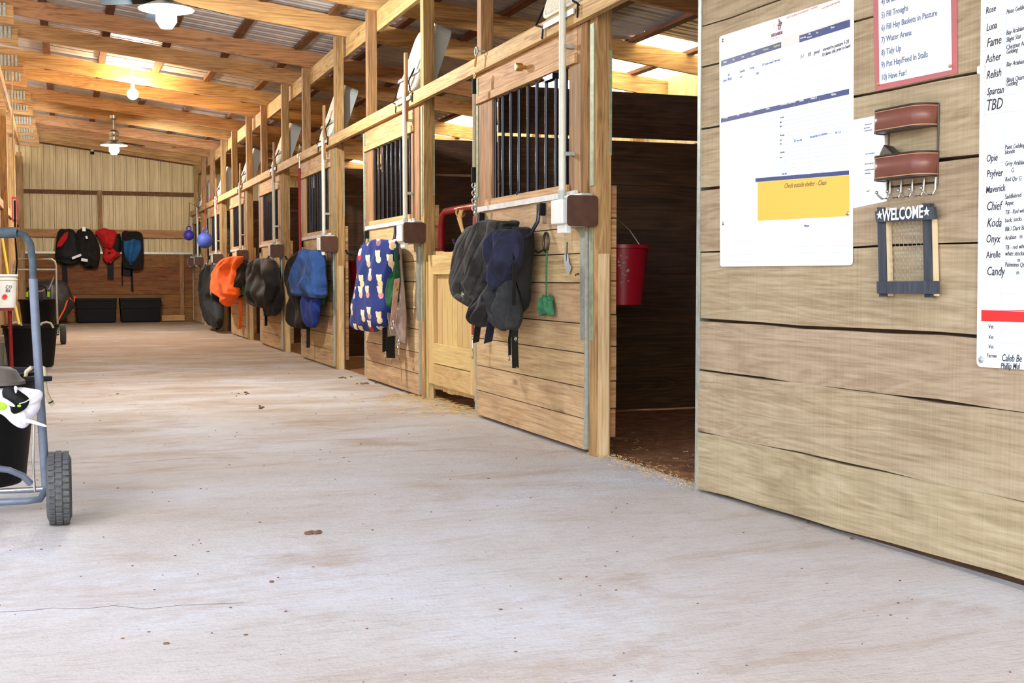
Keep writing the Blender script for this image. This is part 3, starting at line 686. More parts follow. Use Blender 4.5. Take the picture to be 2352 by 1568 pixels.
# fifth: orange
q = thing('horse_blanket', 'bright orange horse blanket with dark brown lining, on the fifth stall front', 'blanket', PX(535, 595, D-.12), G)
drape('orange_shell', 'c_orange', [(592, 530, 548, .1), (597, 520, 552, .2), (625, 500, 545, .26), (655, 497, 544, .26), (672, 502, 545, .22), (682, 512, 540, .14), (694, 517, 532, .12), (702, 520, 530, .06)], D-.2, q, 4, .022, 41)
drape('brown_lining', 'c_brown', [(596, 546, 556, .1), (615, 540, 562, .16), (650, 538, 562, .16), (672, 536, 556, .12), (682, 540, 552, .06)], D-.12, q, 5, .022, 42)
drape('green_halter', 'c_green', [(625, 562, 568, .04), (650, 558, 569, .06), (676, 553, 567, .05)], D-.09, q, 3, .008, 43)
pstrap('strap', 'c_orange', [(550, 678), (553, 715), (551, 755)], D-.12, .05, q)
pstrap('strap', 'c_brown', [(527, 700), (528, 725), (528, 760)], D-.12, .04, q)
# sixth: black with buckle
q = thing('horse_blanket', 'black horse blanket with a pale buckle, hanging just behind the orange one', 'blanket', PX(490, 610, D-.12), G)
drape('nylon_body', 'c_black', [(608, 488, 500, .1), (618, 478, 504, .2), (650, 468, 503, .24), (685, 466, 500, .24), (712, 474, 506, .2), (740, 482, 506, .12), (748, 490, 500, .06)], D-.16, q, 6, .022, 51)
p = PX(484, 672, D-.3); MB().rbox(p, (.01, .09, .05), (.5, 0, 0)).build('reflective_patch', 'galv', q)
pstrap('strap', 'c_brown', [(500, 730), (502, 745), (501, 756)], D-.12, .08, q)

# small things on the first front
h = thing('horseshoe_hook', 'steel horseshoe hook on the nearest stall front, right of the charcoal quilt', 'horseshoe', PX(1251, 560, D-.01))
b = MB(); p = PX(1254, 556, D-.012); b.ring(p, .036, .007, 'X', 18, 6, sy=1.55); b.build('wall_shoe', 'darkmetal', h)
b = MB(); p2 = p+Vector((-.02, .03, -.01)); b.tube([p+Vector((-.07, .075, .055)), p+Vector((-.075, .085, .0)), p+Vector((-.06, .06, -.04)), p+Vector((-.04, .02, -.06)), p+Vector((-.02, -.02, -.045))], .0075, 6); b.build('bent_prong', 'darkmetal', h)
h = thing('hay_net', 'small green net bundle hanging on green cord from the horseshoe', 'net', PX(1256, 578, D-.05))
MB().tube([PX(1257, 576, D-.055), PX(1255, 610, D-.05), PX(1255, 682, D-.04)], .0055, 6).build('cord', 'netgreen', h)
drape('net_bag', 'netgreen', [(680, 1248, 1262, .03), (686, 1244, 1267, .045), (704, 1242, 1270, .05), (716, 1241, 1270, .04), (720, 1246, 1262, .02)], D-.04, h, 5, .006, 61)
h = thing('hoof_pick', 'grey hoof pick hanging on string below the nearest white outlet box', 'hoof pick', PX(1299, 525, D-.03))
MB().tube([PX(1297, 522, D-.03), PX(1297, 560, D-.025), PX(1298, 590, D-.02)], .003, 6).build('string', 'rope', h)
MB().tube([PX(1303, 556, D-.02), PX(1302, 575, D-.025), PX(1302, 600, D-.02)], .005, 6).build('handle', 'darkmetal', h)
MB().strap([PX(1300, 585, D-.02), PX(1302, 608, D-.02), PX(1308, 622, D-.025)], .05, .006).build('brush', 'grey', h)
h = thing('door_knob', 'small round brass knob on the top rail of the nearest stall front', 'knob', PX(1205, 155, D-.03))
p = PX(1208, 155, D-.005); MB().lathe([(.012, 0), (.012, -.02), (.024, -.025), (.026, -.06), (.018, -.068)], p, 20, 'X').build('knob', 'brass', h)
h = tag(MB().tube([PX(1330, 628, D-.008), PX(1322, 630, D-.02), PX(1322, 633, D-.03)], .004, 6).build('rusty_nail', 'brown_plate'), 'rusty bent nail on the nearest stall front left of the metal angle', 'nail')
h = tag(MB().ball(PX(1193, 449, D+.0)+Vector((0, 0, .012)), .022, 10, (1, 1.3, .7)).build('purple_rag_knot', M['c_navy']), 'dark purple rag knot on the nearest window sill', 'rag')
b = MB()
p = PX(1258, 186, D-.005)
b.box((D-.012, p.y-.09, 2.085), (D+.03, p.y+.06, 2.12)); b.tube([(D-.02, p.y+.06, 2.1), (D-.02, p.y+.12, 2.09)], .006, 6)
tag(b.build('slide_latch', 'black_bar'), 'black slide latch at the top of the nearest barred window', 'latch')

# cross ties
def crosstie(px, py0, py1, X, red, label, s=1):
    e = thing('cross_tie', label, 'cross tie', PX(px, py0, X), 'hanging cross ties')
    P = lambda y, dx=0: PX(px+dx, py0+(py1-py0)*y, X)
    b = MB(); b.ring(P(0), .026, .0065, 'X', 18, 8); b.tube([P(0)+Vector((0, -.02, 0)), P(0)+Vector((.05, -.03, 0))], .006, 8); b.build('eye_bolt', 'galv', e)
    b = MB(); b.tube([P(.015), P(.05, -3)], .008, 8); b.ring(P(.08, -4), .018, .005, 'X', 16, 6); b.build('snap_hook', 'brass', e)
    if not red:
        MB().tube([P(.09, -5), P(.14, -5)], .015, 10).build('heat_shrink_sleeve', 'black', e)
        MB().tube([P(.14, -5), P(.38, -5)], .0115, 10).build('rope', 'rope', e)
        MB().tube([P(.38, -6), P(.43, -6)], .016, 10).build('heat_shrink_sleeve', 'black', e)
        b = MB()
        for k in range(8):
            c = P(.44+k*.0125, -6+(k % 2)); b.ring(c, .012, .0035, 'X' if k % 2 else 'Y', 12, 6, sy=1.5)
        b.build('chain', 'silver', e)
        MB().strap([P(.54, -5), P(.72, -7), P(.93, -8)], .04, .006).build('strap', 'redstrap', e)
        snap(e, px-9, py0+(py1-py0)*.94, X, .14)
    else:
        MB().tube([P(.09, 0), P(.2, 0)], .012, 8).build('snap_body', 'silver', e)
        MB().tube([P(.2, 0), P(.6, 0), P(1, 2)], .016, 8).build('strap', 'redstrap', e)
    return e
crosstie(1094, 118, 818, D-.09, False, 'cross tie of white rope, chain and red strap hanging left of the nearest stall front')
crosstie(688, 338, 580, D-.07, True, 'cross tie with a plain red strap hanging by the third stall front')

# ================================================================ GATE, TUBE GATE, BUCKETS
gy0, gy1 = 8.01, PX(990, 750, D+.05).y; gx = D+.03
g = thing('wooden_gate', 'pale new pine gate with vertical boards between the two nearest stall fronts', 'gate', (gx, gy0, .1))
zt, zb_ = 1.13, .13
MB().box((gx, gy1-.13, zb_), (gx+.03, gy1, zt)).build('stile', 'pine', g, bevel=.003)
MB().box((gx, gy0, zb_), (gx+.03, gy0+.13, zt)).build('stile', 'pine', g, bevel=.003)
MB().box((gx-.002, gy0+.13, zt-.15), (gx+.028, gy1-.13, zt)).build('rail', 'pineY', g, bevel=.003)
MB().box((gx-.002, gy0+.13, zb_), (gx+.028, gy1-.13, zb_+.16)).build('rail', 'pineY', g, bevel=.003)
MB().box((gx-.002, gy0+.13, zb_+.166), (gx+.028, gy1-.13, zb_+.32)).build('rail', 'pineY', g, bevel=.003)
b = MB(); n = 9; w = (gy1-gy0-.04)/n
for k in range(n): b.box((gx+.03, gy0+.02+k*w, zb_-.04+random.uniform(-.008, .01)), (gx+.048, gy0+.02+(k+1)*w-.008, zt+.02+random.uniform(-.004, .008)))
b.build('boards', 'pine', g)
g = thing('tube_gate', 'dark red steel tube gate behind the pale pine gate', 'gate', (D+.12, 8.0, .2))
z1 = 1.46; yA, yB = 7.75, 9.1; X2 = D+.11
b = MB(); b.tube([(X2, yB, .15), (X2, yB, z1-.12), (X2, yB-.035, z1-.035), (X2, yB-.12, z1), (X2, 8.5, z1), (X2, 7.99, z1)], .028, 14); b.build('outer_frame', 'red', g)
MB().tube([(X2, yB, .75), (X2, 7.99, .75)], .018, 10).build('cross_rail', 'red', g)
tw = thing('twine_bundle', 'loop of tan baling twine tied on the dark red tube gate', 'twine', PX(1058, 485, X2))
for s in range(5):
    p = [PX(1057+s*1.5, 482, X2-.03), PX(1051+s*2, 500, X2-.045), PX(1058+s*1.2, 522, X2-.045), PX(1064+s*1.3, 540, X2-.04), PX(1068+s*1.2-2*s, 558, X2-.04)]
    MB().tube(p, .006, 6).build('strand', 'twine', tw)
MB().ring(PX(1058, 488, X2), .034, .007, 'Y', 16, 6).build('loop', 'twine', tw)
def bucket(name, label, c, r0, r1, h, mat, group=None, handle=True, cat='bucket', marks=None, open_=True):
    c = Vector(c); e = thing(name, label, cat, c, group)
    MB().lathe([(r0*.2, 0), (r0, 0), (r1, h), (r1+.012, h), (r1+.012, h-.02), (r1+.004, h-.022), (r1+.002, h), (r1-.006, h), (r0-.004, .01), (.001, .012)], c, 32, caps=False).build('body', mat, e)
    if handle:
        MB().tube([c+Vector((0, (r1+.012)*cos(a), h-.01+.17*sin(a))) for a in [pi*k/12 for k in range(13)]], .0032, 6).build('handle', 'darkmetal', e)
    return e
p = Vector((2.99, 6.36, .80)); e = bucket('bucket', 'red plastic bucket hanging inside the nearest open stall doorway', p, .115, .15, .34, 'redplastic', 'red stall buckets', False)
MB().tube([p+Vector((.04, -.155, .33)), p+Vector((0, -.1, .42)), p+Vector((-.06, -.02, .5)), p+Vector((-.1, .06, .46)), p+Vector((-.06, .15, .33))], .0035, 6).build('handle', 'silver', e)
MB().tube([(D+.035, 6.42, 1.27), (D+.14, 6.42, 1.26), (p.x-.085, 6.42, 1.245), (p.x-.085, 6.42, 1.28)], .005, 8).build('hanger', 'silver', e)
rnd = random.Random(3); b = MB()
for k in range(16):
    a = radians(-110+rnd.uniform(-14, 14)); z = .12+rnd.random()*.16; r = .115+.035*z/.34+.001; s = rnd.uniform(.004, .012)
    c = p+Vector((r*cos(a), r*sin(a), z)); b.ball(c, s, 6, (1, .25, .7))
b.build('worn_label_patch', 'galv', e)
p = Vector((3.0, 12.96, .80)); e = bucket('bucket', 'red plastic bucket in the dark opening left of the bear print blanket', p, .115, .15, .34, 'redplastic', 'red stall buckets')
MB().tube([(D+.035, 12.96, 1.31), (D+.2, 12.96, 1.305), (p.x, 12.96, 1.3), (p.x, 12.96, 1.33)], .005, 8).build('hanger', 'silver', e)

# balls
for (px, py, r, mt, lb, top) in ((471, 552, 17.5, 'ball', 'larger dusty blue ball hanging by a strap from the header', 455), (434, 540, 11.5, 'ballp', 'smaller purple ball hanging nearest the back wall', 465)):
    X = D-.25; p = PX(px, py, X); dd = (Vector(p)-Vector((0, 0, H))).length; rr = r/F*dd
    e = thing('horse_ball', lb, 'ball', p); MB().ball(p, rr, 20).build('sphere', mt, e)
    b = MB(); b.ring(p+Vector((0, 0, rr+.03)), .045, .014, 'Y', 14, 6); b.build('handle', mt, e)
    q_ = PX(px+1, top, X); MB().tube([p+Vector((0, 0, rr+.06)), q_, (hb-.005, q_.y, 2.38)], .008, 6).build('cord', 'c_red' if r > 15 else 'darkmetal', e)
# extra box in the far corner
copy = copy_tree(ob, (0, YB-.5-6.2, 0), 'white outlet box with a brown guard plate, in the corner by the back wall')

# ================================================================ CEILING LIGHTS
def bulbfan(px, py, X, label, light='bulbw', z=None):
    p = PX(px, py, X); e = thing('ceiling_fan_light', label, 'ceiling fan', p, 'ceiling fan lights')
    MB().lathe([(.001, -.125), (.045, -.118), (.08, -.065), (.078, -.01), (.04, .04), (.02, .05)], p, 20).build('bulb', light, e)
    MB().lathe([(.215, .03), (.21, .036), (.12, .075), (.05, .10), (.04, .10), (.11, .068), (.20, .03), (.215, .028)], p, 36, caps=False).build('lamp_shade', 'white', e)
    MB().lathe([(.05, .10), (.075, .12), (.08, .17), (.072, .18), (.08, .19), (.08, .25), (.05, .28), (.02, .29)], p, 24).build('motor', 'tin', e)
    zc = zr(p.x)+.0; MB().tube([p+Vector((0, 0, .28)), Vector((p.x, p.y, zc))], .012, 10).build('downrod', 'tin', e)
    MB().lathe([(.03, -.07), (.06, -.05), (.065, 0)], (p.x, p.y, zc), 20).build('canopy', 'tin', e)
    for a in ((12, 100, 186, 275) if py < 100 else (4, 22, 92, 268)):
        a = radians(a); d = Vector((cos(a), sin(a), -.11)); s = Vector((-sin(a), cos(a), .22)).normalized()
        b = MB(); z0 = Vector((0, 0, .095)); A = p+z0+d*.08; 
        pts = [A-s*.02, p+z0+d*.16-s*.05, p+z0+d*.46-s*.065, p+z0+d*.5-s*.03, p+z0+d*.5+s*.03, p+z0+d*.46+s*.065, p+z0+d*.16+s*.05, A+s*.02]
        b.prism(pts, (0, 0, .006)); b.build('blade', 'fanblade', e)
    return e
bulbfan(382, 30, .78, 'ceiling fan with a bright white lamp and grey blades, cut by the frame top')
p3 = bulbfan(262, 338, .78, 'ceiling fan with a bright white lamp, farther one over the aisle')
p = PY(305, 216, 17.66); e = thing('pendant_bulb', 'bare warm yellow bulb close under the rafters between the two ceiling fans', 'light bulb', p)
MB().ball(p, .075, 20).build('bulb', 'bulby', e)
MB().tube([p+Vector((0, 0, .06)), p+Vector((0, 0, .13))], .026, 12).build('socket', 'white', e)
MB().tube([p+Vector((0, 0, .1)), Vector((p.x, p.y, zs(p.x)))], .008, 8).build('cord', 'white', e)
p = PY(212, 348, YB-.05); e = thing('bulb_socket', 'small white lamp socket high on the back wall', 'lamp socket', p)
MB().lathe([(.06, .1), (.03, .03), (.03, 0)], p, 16).build('socket_cup', 'white', e); MB().lathe([(.04, 0), (.04, -.06)], p, 16).build('base', 'black', e)

# ================================================================ WRITING HELPERS (right wall)
def text_mesh(s, mat, parent, u, z, size, n, shear=0.0, wscale=1.0, off=0.0, align='LEFT', rot=0.0, name='lettering', frame=None):
    cu = bpy.data.curves.new(name, 'FONT'); cu.body = s; cu.size = size; cu.shear = shear; cu.offset = off; cu.align_x = align; cu.resolution_u = 2; cu.extrude = .0004
    tmp = bpy.data.objects.new(name, cu); COL.objects.link(tmp); dg = bpy.context.evaluated_depsgraph_get(); me = bpy.data.meshes.new_from_object(tmp.evaluated_get(dg)); bpy.data.objects.remove(tmp)
    cr, sr = cos(rot), sin(rot); fr = frame or WP
    for v in me.vertices:
        x, y = v.co.x*wscale, v.co.y; v.co = fr(u+x*cr-y*sr, z+x*sr+y*cr, n+v.co.z)
    me.materials.clear(); me.materials.append(M[mat]); return me
def join(name, mat, meshes, parent):
    bm = bmesh.new()
    for me in meshes: bm.from_mesh(me); bpy.data.meshes.remove(me)
    me = bpy.data.meshes.new(name); bm.to_mesh(me); bm.free(); me.materials.append(M[mat]); o = bpy.data.objects.new(name, me); COL.objects.link(o)
    me.transform(Matrix.Translation(-wl(parent))); o.parent = parent; return o
def tx(s, px, py, hpx, mat='ink', n=.0, **k):
    u, z = uv(px, py, n); u2, z2 = uv(px, py-hpx, n); return text_mesh(s, mat, None, u, z, (z2-z)/.72, n, **k)
def board(name, label, cat, pts, mat, n0, n1, r=.012, tilt=None):
    q = [uv(x, y, n1) for x, y in pts]      # TL TR BR BL
    e = thing(name, label, cat, WP(q[3][0], q[3][1], n0)); b = MB(); out = []
    c = sum((Vector(p) for p in q), Vector((0, 0)))/4
    for i in range(4):
        p = Vector(q[i]); a = (Vector(q[i-1])-p).normalized(); d = (Vector(q[(i+1) % 4])-p).normalized()
        for k in range(5): t = k/4; out.append(p+a*r*(1-t)**2+d*r*t**2)
    b.prism([WP(v.x, v.y, n0) for v in out], wn*(n1-n0)); b.build('sheet', mat, e); return e
def rect(e, name, mat, pts, n, th=.0006):
    q = [uv(x, y, n) for x, y in pts]; b = MB().prism([WP(u, z, n-th) for u, z in q], wn*th); return b.build(name, mat, e)
def lines(e, segs, mat, n, w=.0012, name='ruled_lines'):
    b = MB()
    for x0, y0, x1, y1 in segs:
        A = Vector(uv(x0, y0, n)); B = Vector(uv(x1, y1, n)); d = (B-A).normalized(); s = Vector((-d.y, d.x))*w/2
        b.prism([WP(v.x, v.y, n) for v in (A-s, B-s, B+s, A+s)], wn*.0003)
    return b.build(name, mat, e)
# --- big schedule whiteboard
N1 = .008
wb = board('whiteboard', 'large glossy white schedule board with navy bands and a yellow panel', 'whiteboard', [(1652, 84), (1959, -14), (1956, 609), (1654, 612)], 'paperwhite', .001, N1-.0012, .015)
def yl(x, yL, yR, xL=1656, xR=1952): return yL+(yR-yL)*(x-xL)/(xR-xL)
def band(mat, x0, x1, a, b_, name='printed_band'):   # a,b = (yL,yR) at x 1656/1952 for top and bottom edge
    rect(wb, name, mat, [(x0, yl(x0, *a)), (x1, yl(x1, *a)), (x1, yl(x1, *b_)), (x0, yl(x0, *b_))], N1)
band('greyband', 1656, 1952, (134, 38), (140, 46), 'pale_band')
band('navyband', 1656, 1794, (140, 46), (153, 60)); band('greyband', 1795, 1835, (140, 46), (153, 60), 'pale_band'); band('navyband', 1836, 1952, (140, 44), (153, 62))
band('navyband', 1656, 1950, (272, 203), (282, 216)); band('navyband', 1735, 1950, (416, 391), (424, 401))
rect(wb, 'yellow_panel', 'yellow', [(1740, yl(1740, 424, 402)), (1950, 402), (1951, 496), (1740, 507)], N1)
for px, py in ((1660, 93), (1661, 513), (1947, 490)):
    u, z = uv(px, py, N1); p = WP(u, z, N1); b = MB(); b.ball(p, .008, 10, (.5, 1, 1)); b.build('pin', 'tin', wb)
seg = []
for k, (l, r) in enumerate([(190, 105), (208, 126), (226, 150), (240, 170), (256, 190)]): seg.append((1656, l, 1950, r))
for k in range(16): l = 290+k*8; r = 228+k*10.2; seg.append((1770, yl(1770, l, r), 1950, r))
seg += [(1824, 240, 1824, 405), (1858, 232, 1858, 402), (1883, 224, 1883, 400), (1814, 524, 1950, 516), (1814, 545, 1950, 539), (1814, 566, 1950, 563), (1814, 581, 1950, 579), (1656, 601, 1950, 598), (1655, 586, 1766, 583)]
lines(wb, seg, 'line', N1, .0011)
T = []
for s, px, py, h in (('Volunteer Schedule', 1791, 243, 7), ('Name', 1836, 234, 6), ('Phone #', 1862, 229, 6), ('Notes:', 1909, 220, 6), ('Notes', 1760, 252, 5), ('Phone #', 1720, 260, 5), ('Date', 1692, 266, 5), ('Weekday', 1662, 273, 4), ('Notes', 1908, 66, 5), ('Date', 1857, 80, 4), ('Wormed', 1854, 88, 4), ('Type', 1874, 77, 4), ('Farrier Date', 1838, 90, 4), ('Pasture', 1662, 145, 4), ('Hay', 1683, 139, 4), ('Grain', 1703, 133, 4), ('AM PM', 1726, 127, 4)):
    T.append(tx(s, px, py, h, 'inkwhite', N1, wscale=.8))
join('printed_heading', 'inkwhite', T, wb)
join('printed_heading', 'inkyellow', [tx('Feed amt', 1753, 117, 5, 'ink', N1, wscale=.8), tx('Supplement', 1777, 109, 5, 'ink', N1, wscale=.8)], wb)
hw = dict(shear=.15, off=-.0004, wscale=.75)
def hand(lst, mat, e, n, name='handwriting', **kw):
    T = []; rnd = random.Random(5)
    for s, px, py, h in lst: T.append(tx(s, px, py, h, mat, n, shear=.2+rnd.uniform(-.1, .1), off=kw.get('off', 0), wscale=kw.get('ws', .8), rot=rnd.uniform(-.03, .05)))
    for t_ in T: join(name, mat, [t_], e)
hand([('moved to pasture 3-20', 1890, 118, 9), ('Dr James chk, prior to band', 1888, 130, 8), ('3-1', 1838, 135, 9), ('3/5', 1855, 130, 9), ('good', 1869, 125, 9), ('Check outside shelter - Clean', 1801, 432, 11.5)], 'ink', wb, N1)
hand([('am', 1672, 174, 6), ('Luna / Rose', 1660, 189, 7), ('Timothy', 1698, 168, 6), ('1 scoop', 1720, 160, 6), ('1/2 scoop senior', 1750, 152, 6), ('1 cup oats', 1775, 143, 6), ('am', 1700, 179, 6), ('1 cup', 1734, 172, 6), ('Dr out sub', 1824, 326, 6), ('Would like to volunteer', 1860, 318, 6), ('Sat  1-3', 1918, 307, 6), ('Sun am', 1795, 249+153, 6)], 'inkblue', wb, N1)
hand([('NSAS Hoofbeat (Foundational) - comments', 1806, 44, 6), ('sat & help understanding', 1887, 22, 6)], 'inkpink', wb, N1)
join('printed_heading', 'navyband', [tx('Notes', 1847, 521, 6, 'ink', N1, wscale=.9)]+[tx(s, 1791, y, 4, 'ink', N1) for s, y in (('Sunday', 272), ('AM', 283), ('PM', 293), ('Monday', 313), ('AM', 324), ('PM', 333), ('Tuesday', 352), ('AM', 364))], wb)
# emblem on the board
T = [tx('SAFE HARBOR', 1771, 85.5, 7.0, 'ink', N1, wscale=.72, off=.0006)]
join('emblem_lettering', 'plum', T, wb)
join('emblem_lettering', 'inkpink', [tx('S A N C T U A R Y', 1772, 91.5, 3.2, 'ink', N1, wscale=.85)], wb)
def strokes(e, pl, mat, n, w, name):
    b = MB()
    for line in pl:
        for (x0, y0), (x1, y1) in zip(line, line[1:]):
            A = Vector(uv(x0, y0, n)); B = Vector(uv(x1, y1, n)); d = (B-A).normalized(); s = Vector((-d.y, d.x))*w/2
            b.prism([WP(v.x, v.y, n) for v in (A-s-d*w*.3, B-s+d*w*.3, B+s+d*w*.3, A+s-d*w*.3)], wn*.0004)
    return b.build(name, mat, e)
strokes(wb, [[(1773, 75), (1803, 66)], [(1775, 72), (1776, 58), (1781, 54), (1786, 60), (1786, 70)], [(1777, 64), (1785, 62)], [(1779, 58), (1780, 71)], [(1783, 57), (1783, 70)]], 'greyband', N1, .003, 'emblem_outline')
strokes(wb, [[(1789, 44), (1790, 56), (1788, 68)], [(1790, 48), (1795, 53), (1793, 60), (1791, 68)], [(1789, 55), (1796, 52)], [(1786, 58), (1792, 58)]], 'plum', N1, .005, 'emblem_horse')

# --- chores list
ch = board('chore_list', 'white chore list on a dusty red card, pinned above the leather wall rack', 'notice', [(2004, -60), (2196, -95), (2199, 168), (2010, 210)], 'pink', .001, .003, .002)
rect(ch, 'list_paper', 'paper', [(2017, -50), (2182, -82), (2186, 160), (2020, 194)], .0042, .001)
T = [tx(s, 2024, y, h, 'ink', .005, wscale=.8, off=.0003) for s, y, h in (('4) Brush Horses', 11, 14), ('5) Fill Troughs', 42, 14), ('6) Fill Hay Baskets in Pasture', 71, 14), ('7) Water Arena', 99, 14), ('8) Tidy Up', 128, 14), ('9) Put Hay/Feed In Stalls', 156, 14), ('10) Have Fun!', 185, 13.5))]
for t_ in T: join('lettering', 'print', [t_], ch)
for px, py in ((2018, 193), (2184, 152)): u, z = uv(px, py, .005); MB().ball(WP(u, z, .008), .006, 10).build('push_pin', 'leatheredge', ch)
# --- laminated sheet behind rack
ls = board('notice_sheet', 'laminated white paper sheet hanging half behind the leather wall rack', 'notice', [(1957, 276), (2030, 262), (2037, 462), (1960, 478)], 'paper', .0005, .002, .006)
T = [tx(s, x, y, 3.2, 'ink', .0025) for s, x, y in (('Horse Rescue', 1986, 288), ('Safe Harbor', 1984, 296), ('volunteer name', 1985, 302), ('___________', 1988, 345), ('please sign below', 1988, 355), ('date and signature', 1986, 378), ('emergency contact', 1986, 392), ('stall number', 1986, 400), ('____________', 1986, 410), ('signed', 1990, 440))]
join('lettering', 'print', T, ls)
# --- horse roster board
N2 = .01
rb = board('roster_board', 'tall white roster board listing horses in marker, at the right frame edge', 'whiteboard', [(2254, -60), (2700, -230), (2700, 870), (2243, 842)], 'paperwhite', .001, N2-.0012, .02)
rows = [(25, 'Rose', 16), (65, 'Luna', 18), (102, 'Fame', 22), (138, 'Asher', 20), (175, 'Relish', 20), (212, 'Spartan', 18), (248, 'TBD', 28), (365, 'Opie', 18), (400, 'Psylver', 18), (437, 'Maverick', 17), (476, 'Chief', 22), (514, 'Koda', 22), (550, 'Onyx', 20), (586, 'Airelle', 17), (625, 'Candy', 22)]
hand([(s, 2264+(k % 3), y+7, h*.95) for k, (y, s, h) in enumerate(rows)], 'ink', rb, N2, 'horse_name', ws=.72, off=.0002)
N_ = [(60-28, 'Pinto Gelding'), (80, 'Bay Arabian'), (96, 'Slight Star'), (113, 'Chestnut Arabian'), (124, 'Gelding'), (152, 'Bay Arabian G'), (188, 'Black Quarterhorse'), (198, 'Gelding'), (342, 'Paint Gelding'), (354, 'blonde'), (380, 'Grey Arabian'), (396, '      G'), (416, 'Red Qtr G'), (456, 'Saddlebred'), (470, 'Appie'), (492, 'TB - Red white'), (510, 'back, socks'), (530, 'Blk / Dark Br'), (550, 'Arabian   m'), (573, 'TB - red white'), (586, 'white stockings'), (600, '            m'), (611, 'Palomino Qtr'), (630, '           m')]
hand([(s, 2308+(3 if y < 200 else 0), y+1, 11) for y, s in N_], 'ink', rb, N2, 'horse_note', ws=.72)
hand([('Caleb Be', 2300, 829, 17), ('Phillip Mul', 2298, 846, 14)], 'ink', rb, N2, 'handwriting', ws=.7, off=.0002)
join('printed_heading', 'ink', [tx(s, x, y+2, 10, 'ink', N2, wscale=.8) for s, x, y in (('Vet', 2270, 752), ('Vet', 2270, 776), ('Vet', 2270, 798), ('Farrier', 2267, 818))], rb)
rect(rb, 'red_band', 'redband', [(2254, 711), (2690, 715), (2690, 752), (2254, 737)], N2)
seg = []
for a, c in ((42, 25), (80, 60), (117, 97), (154, 136), (190, 172), (228, 212), (265, 252), (377, 367), (412, 404), (450, 442), (488, 482), (523, 519), (562, 558), (599, 596), (636, 635), (673, 675), (711, 715), (760, 765), (784, 790), (805, 812), (822, 830)):
    seg.append((2254, a, 2352, c)); seg.append((2352, c, 2690, c+(c-a)*3.3))
seg += [(2266, -40, 2252, 845-20), (2314, -40, 2300, 711), (2297, 737, 2297, 825)]
lines(rb, seg, 'line', N2, .0013)
u, z = uv(2254, 826, N2); b = MB(); b.ball(WP(u, z, .012), .011, 14, (.35, 1, 1)); b.build('screw_washer', 'galv', rb); b = MB(); b.ball(WP(u, z, .016), .004, 8); b.build('screw_head', 'tin', rb)
u, z = uv(2253, 160, N2); b = MB(); wbox(b, u-.012, z-.012, .0, u+.012, z+.012, .016); wbox(b, u+.004, z-.018, .012, u+.018, z+.018, .02); b.build('mounting_clip', 'fanwhite', rb, bevel=.003)

# --- wall rack
rk = thing('wall_rack', 'dark metal wall rack with two brown leather trays and five hooks', 'wall rack', WP(*uv(2075, 420), 0))
uL, _ = uv(2008, 300, .0); uR, _ = uv(2148, 240, .0)
def tray(pyT, pyB):
    # tray rounded outward, depth .06
    uA, zT = uv(2150, pyT, .02); _, zB = uv(2150, pyB, .02); dep = .075
    uA0 = uA-.005; uB0 = uv(2004, pyT, .06)[0]
    W_ = uA0-uB0; pts = []
    for k in range(9): a = pi/2*k/8; pts.append((uA0-.05+.05*cos(a), .004+dep*sin(a)**.8))
    pts = [(uA0, .004)]+pts
    for k in range(9): a = pi/2+pi/2*k/8; pts.append((uB0+.05+.05*cos(a), .004+dep*sin(a)**.8))
    def wallstrip(z0, z1, o, mat, name, th=.003, par=None):
        b = MB(); A = [b.bm.verts.new(WP(u, z0, n+o)) for u, n in pts]; B = [b.bm.verts.new(WP(u, z1, n+o)) for u, n in pts]
        A2 = [b.bm.verts.new(WP(u, z0, n+o-th)) for u, n in pts]; B2 = [b.bm.verts.new(WP(u, z1, n+o-th)) for u, n in pts]
        for k in range(len(pts)-1):
            for q in ((A[k], A[k+1], B[k+1], B[k]), (A2[k], A2[k+1], B2[k+1], B2[k]), (B[k], B[k+1], B2[k+1], B2[k]), (A[k], A[k+1], A2[k+1], A2[k])): b.bm.faces.new(q)
        return b.build(name, mat, par or rk, smooth=True)
    lt = wallstrip(zB, zT, .0, 'leather', 'leather_tray'); wallstrip(zT-.002, zT+.003, .002, 'darkmetal', 'metal_rim', .008); wallstrip(zB-.003, zB+.002, .002, 'darkmetal', 'metal_rim', .008)
    wallstrip(zB+.003, zB+.007, .001, 'leatheredge', 'stitching', .003, lt); wallstrip(zT-.007, zT-.004, .001, 'leatheredge', 'stitching', .003, lt)
    b = MB(); b.prism([WP(u, zB, n) for u, n in pts], Vector((0, 0, .003))); b.build('tray_floor', 'darkmetal', rk)
    return uB0, uA0, zB, zT
t1 = tray(237, 288); t2 = tray(347, 402)
for u in (t1[0]+.02, t1[1]+.001): MB().tube([WP(u, t1[3], .006), WP(u, t2[2]-.03, .006)], .0035, 8).build('frame_wire', 'darkmetal', rk)
MB().tube([WP(t1[0]+.02, t2[2]-.022, .006), WP(t1[1], t2[2]-.022, .006)], .0035, 8).build('hook_rail', 'darkmetal', rk)
for k in range(5):
    u = t2[0]+.035+k*(t2[1]-t2[0]-.04)/4; zz = t2[2]
    hkk = MB().tube([WP(u, zz-.005, .01), WP(u, zz-.045, .012), WP(u-.003, zz-.062, .022), WP(u-.006, zz-.064, .04), WP(u-.009, zz-.052, .055), WP(u-.01, zz-.044, .06)], .0036, 8).build('hook', 'tin', rk)
    MB().ball(WP(u-.01, zz-.042, .061), .006, 10).build('hook_tip', 'tin', hkk)
b = MB(); c = WP((t2[0]*.72+t2[1]*.28), t2[3]+.004, .04); b.rbox(c, (.04, .075, .04), (.55, .1, 0))
tag(b.build('staple_gun_block', 'darkmetal', None, bevel=.004), 'small dark block tucked in the lower tray of the wall rack', 'block')
bpy.data.objects['staple_gun_block'].name = 'sanding_block'
